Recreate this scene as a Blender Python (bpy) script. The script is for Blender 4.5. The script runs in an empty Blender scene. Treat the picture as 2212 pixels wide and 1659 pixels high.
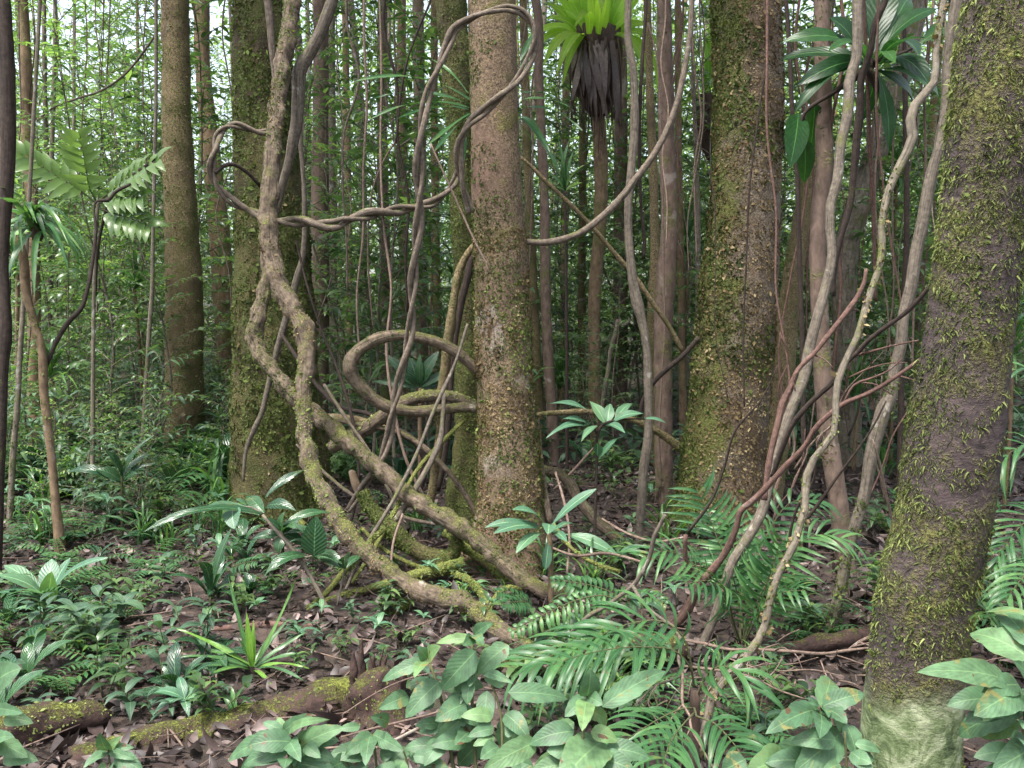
import bpy, math, random
import numpy as np
from mathutils import Vector

random.seed(11)
rng = np.random.default_rng(11)
R = math.radians
scene = bpy.context.scene
COL = scene.collection

# ------------------------------------------------------------------ camera
CAMZ, PITCH, F = 1.5, R(4.3), 1995.0          # F in units of a 2212 px wide picture
cp, sp = math.cos(PITCH), math.sin(PITCH)
FWD = np.array([0, cp, -sp]); UPV = np.array([0, sp, cp]); CAM = np.array([0, 0, CAMZ])

def P(x, y, Y):
    """the place that stands Y metres ahead on the ray through (x, y)"""
    d = FWD + UPV * (-(y - 829.5) / F) + np.array([(x - 1106) / F, 0, 0])
    return CAM + d * (Y / d[1])

def PW(w, y, Y):
    d1 = (-(y - 829.5) / F) * sp + cp
    return w / F * (Y / d1)

def proj(p):
    q = np.asarray(p) - CAM
    z = q @ FWD
    return 1106 + F * q[0] / z, 829.5 - F * (q @ UPV) / z, z

# ------------------------------------------------------------------ numeric helpers
_K = rng.normal(size=(40, 3)); _PH = rng.uniform(0, 6.28, 40)
def nz(p, f=1.0, seed=0, k=7):
    p = np.asarray(p) * f
    s = 0
    for i in range(k):
        j = (seed * 5 + i) % 40
        s = s + np.sin(p @ _K[j] * 1.3 + _PH[(j * 3 + seed) % 40])
    return s / math.sqrt(k)

def gz(x, y):
    x = np.asarray(x, float); y = np.asarray(y, float)
    p = np.stack([x, y, np.zeros_like(x)], -1)
    a = np.clip((y - 3) / 20, 0, 1)
    return 0.03 * nz(p, 0.9, 1) + 0.12 * a * nz(p, 0.25, 2) + 0.02 * np.clip(y - 14, 0, 60)

def norm(v):
    v = np.asarray(v, float)
    return v / np.maximum(np.linalg.norm(v, axis=-1, keepdims=True), 1e-9)

def frames(d, up):
    d = norm(d); x = norm(np.cross(d, up)); z = np.cross(x, d)
    return np.stack([x, d, z], -1)

class MB:
    def __init__(s):
        s.v, s.q, s.uv, s.t, s.m, s.n = [], [], [], [], [], 0
    def add(s, V, Q, UV=None, T=0.5, m=0):
        V = np.asarray(V, float).reshape(-1, 3); Q = np.asarray(Q, int).reshape(-1, 4)
        s.v.append(V); s.q.append(Q + s.n); s.n += len(V)
        s.uv.append(np.zeros((len(V), 2)) if UV is None else np.asarray(UV, float).reshape(-1, 2))
        s.t.append(np.broadcast_to(np.asarray(T, float), (len(V),)))
        s.m.append(np.full(len(Q), m, int))
    def build(s, name, mats, parent=None, origin=None, smooth=True):
        V = np.concatenate(s.v); Q = np.concatenate(s.q)
        o = np.zeros(3) if origin is None else np.asarray(origin, float)
        if parent is not None:
            o = np.array(list(parent['_o']))
        me = bpy.data.meshes.new(name)
        V = (V - o).astype(np.float32)
        me.vertices.add(len(V)); me.vertices.foreach_set('co', V.ravel())
        me.loops.add(Q.size); me.loops.foreach_set('vertex_index', Q.ravel().astype(np.int32))
        me.polygons.add(len(Q)); me.polygons.foreach_set('loop_start', (np.arange(len(Q)) * 4).astype(np.int32))
        me.polygons.foreach_set('material_index', np.concatenate(s.m).astype(np.int32))
        me.polygons.foreach_set('use_smooth', np.full(len(Q), smooth))
        uvl = me.uv_layers.new(name='UVMap')
        uvl.data.foreach_set('uv', np.concatenate(s.uv)[Q.ravel()].astype(np.float32).ravel())
        a = me.attributes.new('tint', 'FLOAT', 'POINT')
        a.data.foreach_set('value', np.concatenate(s.t).astype(np.float32))
        me.update(calc_edges=True); me.validate(clean_customdata=False)
        for m in (mats if isinstance(mats, (list, tuple)) else [mats]):
            me.materials.append(m)
        ob = bpy.data.objects.new(name, me); COL.objects.link(ob)
        if parent is not None:
            ob.parent = parent
        else:
            ob.location = o
        ob['_o'] = [float(c) for c in o]
        return ob

def tag(o, label=None, cat=None, group=None, kind=None):
    for k, v in (('label', label), ('category', cat), ('group', group), ('kind', kind)):
        if v: o[k] = v
    return o

def empty(name, loc, label=None, cat=None, group=None):
    o = bpy.data.objects.new(name, None); COL.objects.link(o)
    o.location = [float(c) for c in loc]; o.empty_display_size = 0.1
    o['_o'] = [float(c) for c in loc]
    return tag(o, label, cat, group)

# ------------------------------------------------------------------ shapes
def spline(pts, n):
    pts = np.asarray(pts, float)
    if len(pts) == 2:
        t = np.linspace(0, 1, n)[:, None]
        return pts[0] * (1 - t) + pts[1] * t
    h = np.maximum(np.linalg.norm(np.diff(pts[:, :3], axis=0), axis=1), 1e-6); dist = np.r_[0, np.cumsum(h)]
    sl = np.diff(pts, axis=0) / h[:, None]
    m = np.empty_like(pts); m[0] = sl[0]; m[-1] = sl[-1]
    if len(pts) > 2: m[1:-1] = (sl[1:] * h[:-1, None] + sl[:-1] * h[1:, None]) / (h[:-1] + h[1:])[:, None]
    s = np.linspace(0, dist[-1], n)
    i = np.clip(np.searchsorted(dist, s, 'right') - 1, 0, len(pts) - 2)
    u = ((s - dist[i]) / h[i])[:, None]; hh = h[i][:, None]
    return ((2 * u ** 3 - 3 * u ** 2 + 1) * pts[i] + (u ** 3 - 2 * u ** 2 + u) * hh * m[i] + (3 * u ** 2 - 2 * u ** 3) * pts[i + 1] + (u ** 3 - u ** 2) * hh * m[i + 1])

class Tube:
    """a bumpy tapering round body along a path; pr = (n,4) x y z radius"""
    def __init__(s, pr, sides=12, step=0.05, bump=0.06, bf=9.0, seed=0, flute=0.0, nfl=5, maxn=220):
        pr = np.asarray(pr, float)
        L = np.linalg.norm(np.diff(pr[:, :3], axis=0), axis=1).sum()
        n = int(np.clip(L / step, 6, maxn))
        c = spline(pr, n); c[:, 3] = np.maximum(c[:, 3], 0.0008)
        t = norm(np.gradient(c[:, :3], axis=0))
        N = np.zeros((n, 3)); ref = np.array([1.0, 0.1, 0]) if abs(t[0][0]) < 0.8 else np.array([0, 0, 1.0])
        x = norm(ref - t[0] * (ref @ t[0]))
        for i in range(n):
            x = norm(x - t[i] * (x @ t[i])); N[i] = x
        B = np.cross(t, N)
        th = np.linspace(0, 2 * np.pi, sides, endpoint=False)
        dirs = N[:, None] * np.cos(th)[None, :, None] + B[:, None] * np.sin(th)[None, :, None]
        p0 = c[:, None, :3] + dirs * c[:, None, 3:4]
        rr = 1 + bump * (nz(p0, bf, seed) * 0.6 + 0.5 * nz(p0, bf * 2.7, seed + 3))
        rr = rr + .035 * nz(p0, 2.1, seed + 1) * (c[:, None, 3:4][..., 0] > .05)
        if flute:
            ph = 0.6 * np.sin(c[:, 2] * 0.8 + seed)[:, None]
            wv = np.cos(nfl * th[None] + ph) + 0.6 * np.cos((nfl + 2) * th[None] - 2 * ph)
            rr = rr + flute * (np.abs(wv) - 0.7)
        s.ring = c[:, None, :3] + dirs * (c[:, None, 3:4] * rr[..., None])
        s.c, s.dirs, s.t, s.n, s.sides, s.L = c, dirs, t, n, sides, L
        s.th = th
    def mesh(s, mb, m=0, T=0.5):
        n, k = s.n, s.sides
        V = np.concatenate([s.c[:1, :3], s.ring.reshape(-1, 3), s.c[-1:, :3]])
        i = np.arange(n - 1)[:, None] * k; j = np.arange(k)[None]; j2 = (j + 1) % k
        Q = np.stack([i + j, i + j2, i + j2 + k, i + j + k], -1).reshape(-1, 4) + 1
        a = np.arange(0, k, 2)
        c0 = np.stack([np.zeros_like(a), 1 + (a + 2) % k, 1 + (a + 1) % k, 1 + a], -1)
        l = (n - 1) * k + 1
        c1 = np.stack([np.full_like(a, n * k + 1), l + a, l + (a + 1) % k, l + (a + 2) % k], -1)
        vv = np.linspace(0, s.L, n)
        uv = np.stack(np.broadcast_arrays(s.th[None] / 6.2832, vv[:, None]), -1).reshape(-1, 2)
        uv = np.concatenate([[[0, 0]], uv, [[0, s.L]]])
        mb.add(V, np.concatenate([Q, c0, c1]), uv, T, m)
        return mb
    def sample(s, N, g, front=0.0, zmax=1e9):
        w = s.c[:-1, 3] * np.linalg.norm(np.diff(s.c[:, :3], axis=0), axis=1) * (s.c[:-1, 2] < zmax)
        i = g.choice(s.n - 1, N, p=w / w.sum()); u = g.random(N)[:, None]
        j = g.integers(0, s.sides, N)
        if front > 0:                       # most of the growth on the side facing the camera
            for _ in range(2):
                bad = (s.dirs[i, j][:, 1] > 0.25) & (g.random(N) < front)
                j = np.where(bad, g.integers(0, s.sides, N), j)
        v = g.random(N)[:, None]; j2 = (j + 1) % s.sides
        p = (s.ring[i, j] * (1 - v) + s.ring[i, j2] * v) * (1 - u) + (s.ring[i + 1, j] * (1 - v) + s.ring[i + 1, j2] * v) * u
        nn = norm(s.dirs[i, j] * (1 - v) + s.dirs[i, j2] * v)
        return p, nn, s.t[i]

def wprof(v, shape):
    if shape == 'ovate':  return np.sin(np.pi * v ** 0.78) ** 0.85 * (1 - 0.25 * v)
    if shape == 'lance':  return np.sin(np.pi * np.clip(v, 0, 1) ** 0.9) ** 0.9
    if shape == 'obov':   return np.sin(np.pi * v ** 1.35) ** 0.8 + 0.05 * (1 - v)
    if shape == 'strap':  return np.minimum(1, 0.45 + 2.5 * v) * (1 - v ** 3.5)
    if shape == 'broad':  return np.sin(np.pi * v ** 0.72) ** 0.62 * (1 - 0.12 * v)
    return np.sin(np.pi * v)

def grid_q(rows, cols):
    a = np.arange(rows)[:, None] * (cols + 1) + np.arange(cols)[None]
    return np.stack([a, a + 1, a + cols + 2, a + cols + 1], -1).reshape(-1, 4)

def leaf_tpl(rows=4, cols=2, shape='ovate', ratio=0.4, bend=0.5, fold=0.25, wave=0.0):
    v = np.linspace(0, 1, rows + 1); u = np.linspace(-1, 1, cols + 1)
    a = bend * v
    y = np.where(bend != 0, np.sin(a) / (bend or 1), v); z = -(1 - np.cos(a)) / (bend or 1)
    w = wprof(v, shape) * ratio / 2; w[0] = max(w[0], 0.008); w[-1] = max(w[-1], 0.004)
    X = w[:, None] * u[None]
    Y = np.broadcast_to(y[:, None], X.shape)
    Z = z[:, None] + fold * np.abs(X) + wave * np.sin(v * 17)[:, None] * np.abs(u)[None] * 0.05
    UV = np.stack(np.broadcast_arrays(u[None] / 2 + 0.5, v[:, None]), -1)
    return np.stack([X, Y, Z], -1).reshape(-1, 3), grid_q(rows, cols), UV.reshape(-1, 2)

def inst(mb, tpl, M, O, S, T, m=0):
    V, Q, UV = tpl; N = len(O); k = len(V)
    if N == 0: return
    W = np.einsum('nij,kj->nki', M, V) * np.asarray(S).reshape(-1, 1, 1) + np.asarray(O)[:, None]
    QQ = (Q[None] + (np.arange(N) * k)[:, None, None]).reshape(-1, 4)
    mb.add(W, QQ, np.tile(UV, (N, 1)), np.repeat(T, k), m)

def blade(mb, base, tip, width, up=(0, 0, 1), arch=0.12, shape='ovate', rows=8, cols=4, fold=0.15, T=0.5, m=0, wave=0.02, sag=0.0, ragged=0.0):
    base = np.asarray(base, float); tip = np.asarray(tip, float); d = tip - base; L = np.linalg.norm(d)
    t = d / L; up = np.asarray(up, float)
    side = norm(np.cross(t, up)); n = np.cross(side, t)
    v = np.linspace(0, 1, rows + 1); u = np.linspace(-1, 1, cols + 1)
    c = base + d * v[:, None] + n * (arch * L * 4 * v * (1 - v))[:, None] + np.array([0, 0, -1.0]) * (sag * L * v ** 3)[:, None]
    w = wprof(v, shape) * width / 2; w[0] = max(w[0], width * 0.03); w[-1] = max(w[-1], width * 0.01)
    if ragged: w = w * (1 - ragged * rng.random(rows + 1) ** 2)
    ph = rng.random() * 6
    off = fold * np.abs(u)[None] * w[:, None] + wave * L * np.sin(v * 9 + ph)[:, None] * u[None] ** 2 * np.where(u > 0, 1, -0.7)[None] * 0.6
    V = c[:, None] + side * (w[:, None] * u[None])[..., None] + n * off[..., None]
    UV = np.stack(np.broadcast_arrays(u[None] / 2 + 0.5, v[:, None]), -1)
    mb.add(V, grid_q(rows, cols), UV, T, m)

SPRIG = (np.array([[0, 0, 0], [-.28, .5, .06], [0, 1, -.05], [.28, .5, .06]]), np.array([[0, 3, 2, 1]]), np.array([[.5, 0], [0, .5], [.5, 1], [1, .5]]))

# ------------------------------------------------------------------ materials
def _mat(name):
    m = bpy.data.materials.new(name); m.use_nodes = True
    nt = m.node_tree; nt.nodes.clear()
    return m, nt, nt.nodes.new, nt.links.new
def _ramp(new, stops):
    r = new('ShaderNodeValToRGB'); e = r.color_ramp.elements
    while len(e) < len(stops): e.new(0.5)
    for k, (p, c) in zip(e, stops):
        k.position = p; k.color = (*c, 1) if len(c) == 3 else c
    return r
def _math(nt, op, a, b=None, clamp=False):
    n = nt.nodes.new('ShaderNodeMath'); n.operation = op; n.use_clamp = clamp
    for i, v in enumerate((a, b)):
        if v is None: continue
        if isinstance(v, (int, float)): n.inputs[i].default_value = v
        else: nt.links.new(v, n.inputs[i])
    return n.outputs[0]
def _mix(nt, fac, a, b, mode='MIX'):
    n = nt.nodes.new('ShaderNodeMix'); n.data_type = 'RGBA'; n.blend_type = mode
    for s, v in ((n.inputs[0], fac), (n.inputs[6], a), (n.inputs[7], b)):
        if isinstance(v, (int, float)): s.default_value = v
        elif isinstance(v, tuple): s.default_value = (*v, 1)
        else: nt.links.new(v, s)
    return n.outputs[2]
def _noise(nt, vec, sc, detail=4, rough=0.6, dist=0.0):
    n = nt.nodes.new('ShaderNodeTexNoise'); n.inputs['Scale'].default_value = sc
    n.inputs['Detail'].default_value = detail; n.inputs['Roughness'].default_value = rough
    n.inputs['Distortion'].default_value = dist
    nt.links.new(vec, n.inputs['Vector']); return n.outputs['Fac']

def leaf_mat(name, c0, c1, c2, rough=0.42, trans=0.35, vein=0.0, lateral=0.0, spots=0.15, spec=0.5, tcol=1.6, cool=0.45, age=0.0):
    c0, c1, c2 = [(q[0] * (1 - .04 * cool), q[1] * (1 - .13 * cool), q[2] * (1 + .22 * cool)) for q in (c0, c1, c2)]
    m, nt, new, link = _mat(name)
    at = new('ShaderNodeAttribute'); at.attribute_name = 'tint'
    oi = new('ShaderNodeObjectInfo'); geo = new('ShaderNodeNewGeometry')
    rnd = _math(nt, 'MULTIPLY_ADD', oi.outputs['Random'], 0.3); nt.nodes[-1].inputs[2].default_value = -0.15
    f = _math(nt, 'ADD', at.outputs['Fac'], rnd, True)
    rp = _ramp(new, [(0.0, c0), (0.5, c1), (1.0, c2)]); link(f, rp.inputs[0])
    col = rp.outputs[0]
    tc = new('ShaderNodeTexCoord')
    if spots:
        s = _noise(nt, tc.outputs['Object'], 38, 3, 0.6)
        sr = _ramp(new, [(0.35, (1 - spots,) * 3), (0.65, (1 + spots,) * 3)]); link(s, sr.inputs[0])
        col = _mix(nt, 1.0, col, sr.outputs[0], 'MULTIPLY')
    hgt = None
    if age:
        bl = _ramp(new, [(.60, (0, 0, 0)), (.66, (1, 1, 1))]); link(_noise(nt, tc.outputs['Object'], 17, 4, .7, .5), bl.inputs[0])
        col = _mix(nt, _math(nt, 'MULTIPLY', bl.outputs[0], age), col, (.20, .17, .05))
        b2 = _ramp(new, [(.68, (0, 0, 0)), (.70, (1, 1, 1))]); link(_noise(nt, tc.outputs['Object'], 31, 2, .6), b2.inputs[0])
        col = _mix(nt, _math(nt, 'MULTIPLY', b2.outputs[0], min(1, age * 1.6)), col, (.09, .05, .025))
    if vein or lateral:
        sx = new('ShaderNodeSeparateXYZ'); uv = new('ShaderNodeUVMap'); uv.uv_map = 'UVMap'; link(uv.outputs[0], sx.inputs[0])
        au = _math(nt, 'ABSOLUTE', _math(nt, 'SUBTRACT', sx.outputs[0], 0.5))
        mid = _math(nt, 'LESS_THAN', au, 0.022)
        if vein:
            col = _mix(nt, _math(nt, 'MULTIPLY', mid, vein), col, tuple(min(1, 2.2 * c + 0.04) for c in c2))
        if lateral:
            w = _math(nt, 'SINE', _math(nt, 'MULTIPLY', _math(nt, 'SUBTRACT', sx.outputs[1], _math(nt, 'MULTIPLY', au, 0.55)), 62.0))
            hgt = _math(nt, 'ADD', w, _math(nt, 'MULTIPLY', mid, -2.0))
            lat = _math(nt, 'GREATER_THAN', w, 0.9)
            col = _mix(nt, _math(nt, 'MULTIPLY', lat, lateral * 0.35), col, tuple(min(1, 1.5 * c + 0.01) for c in c2))
    b = new('ShaderNodeBsdfPrincipled'); link(col, b.inputs['Base Color'])
    b.inputs['Roughness'].default_value = rough; b.inputs['Specular IOR Level'].default_value = spec
    if hgt is not None:
        bp = new('ShaderNodeBump'); bp.inputs['Strength'].default_value = 0.35 * lateral; bp.inputs['Distance'].default_value = 0.004
        link(hgt, bp.inputs['Height']); link(bp.outputs[0], b.inputs['Normal'])
    t = new('ShaderNodeBsdfTranslucent'); link(_mix(nt, 1.0, col, (tcol, tcol * 1.05, tcol * 0.55), 'MULTIPLY'), t.inputs[0])
    mx = new('ShaderNodeMixShader'); mx.inputs[0].default_value = trans
    link(b.outputs[0], mx.inputs[1]); link(t.outputs[0], mx.inputs[2])
    o = new('ShaderNodeOutputMaterial'); link(mx.outputs[0], o.inputs[0])
    return m

def bark_mat(name, dark, light, patch=(0.3, 0.3, 0.27), patch_amt=0.3, moss=(0.09, 0.1, 0.025), moss2=(0.16, 0.19, 0.04), moss_amt=0.4, scale=1.0, up=0.0, zs=1.0, bump=0.5, pale_below=None, crust=None, side=0.0, stri=0.0):
    m, nt, new, link = _mat(name)
    tc = new('ShaderNodeTexCoord'); oi = new('ShaderNodeObjectInfo')
    off = new('ShaderNodeVectorMath'); off.operation = 'MULTIPLY_ADD'
    cx = new('ShaderNodeCombineXYZ')
    for k in range(3): link(oi.outputs['Random'], cx.inputs[k])
    link(cx.outputs[0], off.inputs[0]); off.inputs[1].default_value = (37, 53, 71); link(tc.outputs['Object'], off.inputs[2])
    mp = new('ShaderNodeMapping'); mp.inputs['Scale'].default_value = (1, 1, zs); link(off.outputs[0], mp.inputs[0])
    v = mp.outputs[0]; v0 = off.outputs[0]
    n1 = _noise(nt, v, 22 * scale, 8, 0.65, 0.4); n2 = _noise(nt, v0, 3.2 * scale, 5, 0.6, 0.6)
    n3 = _noise(nt, v0, 4.0 * scale, 6, 0.7); n4 = _noise(nt, v0, 75 * scale, 3, 0.7)
    r1 = _ramp(new, [(0.3, dark), (0.7, light)]); link(n1, r1.inputs[0]); col = r1.outputs[0]
    pt = 0.72 - 0.25 * patch_amt
    r2 = _ramp(new, [(pt, (0, 0, 0)), (pt + 0.05, (1, 1, 1))]); link(n2, r2.inputs[0])
    col = _mix(nt, _math(nt, 'MULTIPLY', r2.outputs[0], 0.8), col, patch)
    if stri:
        uvn = new('ShaderNodeUVMap'); uvn.uv_map = 'UVMap'; mu = new('ShaderNodeMapping'); mu.inputs['Scale'].default_value = (9, 2.2, 1); link(uvn.outputs[0], mu.inputs[0])
        ns = _noise(nt, mu.outputs[0], 2.2, 6, 0.7, 0.5)
        rs = _ramp(new, [(0.36, (0.22,) * 3), (0.47, (0.85,) * 3), (0.62, (1.25,) * 3)]); link(ns, rs.inputs[0])
        col = _mix(nt, stri, col, _mix(nt, 1.0, col, rs.outputs[0], 'MULTIPLY'))
        n1 = _math(nt, 'ADD', n1, _math(nt, 'MULTIPLY', ns, 1.6 * stri))
    if crust:
        n5 = _noise(nt, v0, 85, 3, 0.8, 0.3)
        rc = _ramp(new, [(0.38, (0.25,) * 3), (0.52, (1,) * 3), (0.62, (1.35,) * 3), (0.74, (2.4,) * 3)]); link(n5, rc.inputs[0])
        cm = _mix(nt, 0.5, crust, col); cm = _mix(nt, 1.0, cm, rc.outputs[0], 'MULTIPLY')
        rk = _ramp(new, [(0.35, (0, 0, 0)), (0.55, (1, 1, 1))]); link(_noise(nt, v0, 2.1, 4, 0.6), rk.inputs[0])
        col = _mix(nt, rk.outputs[0], col, cm)
        n1 = _math(nt, 'ADD', n1, _math(nt, 'MULTIPLY', n5, 1.1))
    # moss cover
    s = _math(nt, 'ADD', _math(nt, 'MULTIPLY', n3, 1.0), _math(nt, 'MULTIPLY', n4, 0.35))
    if up:
        g = new('ShaderNodeNewGeometry'); sx = new('ShaderNodeSeparateXYZ'); link(g.outputs['Normal'], sx.inputs[0])
        s = _math(nt, 'ADD', s, _math(nt, 'MULTIPLY', sx.outputs[2], up))
    if side:
        g = new('ShaderNodeNewGeometry'); sx = new('ShaderNodeSeparateXYZ'); link(g.outputs['Normal'], sx.inputs[0])
        s = _math(nt, 'ADD', s, _math(nt, 'MULTIPLY', sx.outputs[0], side))
    th = 0.95 - 0.45 * moss_amt
    r3 = _ramp(new, [(0, (0, 0, 0)), (1, (1, 1, 1))]); r3.color_ramp.elements[0].position = max(0, th - 0.09); r3.color_ramp.elements[1].position = min(1, th + 0.06)
    link(s, r3.inputs[0]); mf = r3.outputs[0]
    r4 = _ramp(new, [(0.35, tuple(0.45 * c for c in moss)), (0.5, moss), (0.68, moss2)]); link(n4, r4.inputs[0])
    if pale_below is not None:
        sz = new('ShaderNodeSeparateXYZ'); link(tc.outputs['Object'], sz.inputs[0])
        zz = _math(nt, 'ADD', sz.outputs[2], _math(nt, 'MULTIPLY', n2, 0.34))
        rb = _ramp(new, [(pale_below / 2 - 0.03, (1, 1, 1)), (pale_below / 2 + 0.02, (0, 0, 0))]); link(_math(nt, 'MULTIPLY', zz, 0.5), rb.inputs[0])
        pr = _ramp(new, [(0.38, (0.04, 0.06, 0.025)), (0.48, (0.10, 0.135, 0.058)), (0.62, (0.27, 0.3, 0.19))]); link(_noise(nt, v0, 13, 8, 0.75, 0.8), pr.inputs[0])
        inv = _math(nt, 'SUBTRACT', 1.0, rb.outputs[0])
        mf = _math(nt, 'MULTIPLY', mf, inv)
        col = _mix(nt, rb.outputs[0], col, pr.outputs[0])
    col = _mix(nt, mf, col, r4.outputs[0])
    b = new('ShaderNodeBsdfPrincipled'); link(col, b.inputs['Base Color']); b.inputs['Roughness'].default_value = 0.85
    b.inputs['Specular IOR Level'].default_value = 0.3
    h = _math(nt, 'ADD', _math(nt, 'MULTIPLY', n1, 0.6), _math(nt, 'MULTIPLY', _math(nt, 'MULTIPLY', n4, mf), 0.9))
    bp = new('ShaderNodeBump'); bp.inputs['Strength'].default_value = bump; bp.inputs['Distance'].default_value = 0.02 / scale
    link(h, bp.inputs['Height']); link(bp.outputs[0], b.inputs['Normal'])
    o = new('ShaderNodeOutputMaterial'); link(b.outputs[0], o.inputs[0])
    return m

def ground_mat():
    m, nt, new, link = _mat('forest_soil')
    tc = new('ShaderNodeTexCoord'); v = tc.outputs['Object']
    n1 = _noise(nt, v, 2.0, 8, 0.65); n2 = _noise(nt, v, 28, 6, 0.7)
    vo = new('ShaderNodeTexVoronoi'); vo.inputs['Scale'].default_value = 17; vo.inputs['Randomness'].default_value = 1; link(v, vo.inputs['Vector'])
    r = _ramp(new, [(0.2, (0.007, 0.005, 0.004)), (0.5, (0.024, 0.015, 0.011)), (0.75, (0.06, 0.038, 0.028))]); link(n2, r.inputs[0])
    sx = new('ShaderNodeSeparateColor'); link(vo.outputs['Color'], sx.inputs[0])
    rl = _ramp(new, [(0.0, (0.012, 0.008, 0.006)), (0.6, (0.04, 0.024, 0.018)), (1, (0.10, 0.065, 0.05))]); link(sx.outputs[0], rl.inputs[0])
    c = _mix(nt, 0.55, r.outputs[0], rl.outputs[0])
    rm = _ramp(new, [(0.58, (0, 0, 0)), (0.68, (1, 1, 1))]); link(n1, rm.inputs[0])
    c = _mix(nt, _math(nt, 'MULTIPLY', rm.outputs[0], 0.5), c, (0.035, 0.045, 0.014))
    b = new('ShaderNodeBsdfPrincipled'); link(c, b.inputs['Base Color']); b.inputs['Roughness'].default_value = 0.8
    bp = new('ShaderNodeBump'); bp.inputs['Strength'].default_value = 0.8; bp.inputs['Distance'].default_value = 0.03
    link(_math(nt, 'ADD', n2, vo.outputs['Distance']), bp.inputs['Height']); link(bp.outputs[0], b.inputs['Normal'])
    o = new('ShaderNodeOutputMaterial'); link(b.outputs[0], o.inputs[0])
    return m

LM = dict(
    herb=leaf_mat('herb_leaf', (0.027, 0.062, 0.032), (0.052, 0.108, 0.054), (0.11, 0.2, 0.075), 0.5, 0.25, 0.3, 0, .15, .35),
    gloss=leaf_mat('glossy_leaf', (0.012, 0.04, 0.018), (0.024, 0.07, 0.026), (0.05, 0.125, 0.04), 0.24, 0.18, 0.5, 0.8, age=.2),
    clid=leaf_mat('downy_leaf', (0.052, 0.12, 0.05), (0.082, 0.168, 0.072), (0.14, 0.245, 0.075), 0.52, 0.22, 0.2, 0.25, 0.25, age=.75, spec=.4),
    rosette=leaf_mat('rosette_leaf', (0.045, 0.12, 0.06), (0.065, 0.16, 0.08), (0.11, 0.22, 0.09), 0.42, 0.25, 0.9, 0.5, 0.08, age=.3),
    palm=leaf_mat('palm_leaflet', (0.02, 0.065, 0.022), (0.036, 0.11, 0.032), (0.09, 0.2, 0.055), 0.4, 0.25, 0.3, 0, .15, .35, age=.4),
    strap=leaf_mat('strap_leaf', (0.03, 0.09, 0.03), (0.06, 0.15, 0.045), (0.15, 0.30, 0.035), 0.36, 0.3, 0.4),
    under=leaf_mat('understorey_leaf', (0.03, 0.066, 0.024), (0.075, 0.145, 0.05), (0.17, 0.28, 0.08), 0.33, 0.42, 0.0, 0.0, 0.0),
    bright=leaf_mat('sunlit_leaf', (0.04, 0.10, 0.025), (0.11, 0.21, 0.055), (0.24, 0.38, 0.10), 0.36, 0.5, 0.0, 0.0, 0.0),  # pale green, with the brightness of the lit background put into the colour
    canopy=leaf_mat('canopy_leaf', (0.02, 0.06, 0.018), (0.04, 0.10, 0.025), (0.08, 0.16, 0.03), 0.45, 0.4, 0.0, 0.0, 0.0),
    nest=leaf_mat('nest_fern_frond', (0.12, 0.22, 0.03), (0.22, 0.37, 0.05), (0.36, 0.52, 0.09), 0.42, 0.6, 0.3, 0.0, 0.05, 0.4, 1.9, cool=0),  # lime fronds, their backlit glow put into the colour
    epi=leaf_mat('broad_epiphyte_leaf', (0.01, 0.04, 0.012), (0.02, 0.075, 0.018), (0.05, 0.14, 0.025), 0.36, 0.42, 0.5, 0.3, .15, .4),
    litter=leaf_mat('dead_leaf', (0.018, 0.012, 0.011), (0.062, 0.043, 0.039), (0.27, 0.205, 0.185), 0.5, 0.05, 0.0, 0.0, 0.25, 0.4, 1.0, cool=0),
    moss=leaf_mat('moss_sprig', (0.032, 0.046, 0.012), (0.088, 0.118, 0.03), (0.2, 0.265, 0.07), 0.7, 0.25, 0, 0, 0, 0.2, 1.2, cool=0),
    moss_brown=leaf_mat('dry_moss_sprig', (0.05, 0.036, 0.016), (0.17, 0.125, 0.06), (0.36, 0.29, 0.17), 0.75, 0.15, 0, 0, 0, 0.2, 1.2, cool=0),
    moss_bright=leaf_mat('bright_moss_frond', (0.07, 0.085, 0.024), (0.16, 0.19, 0.058), (0.31, 0.36, 0.12), 0.65, 0.3, 0, 0, 0, 0.2, 1.2, cool=0),
)
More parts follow.
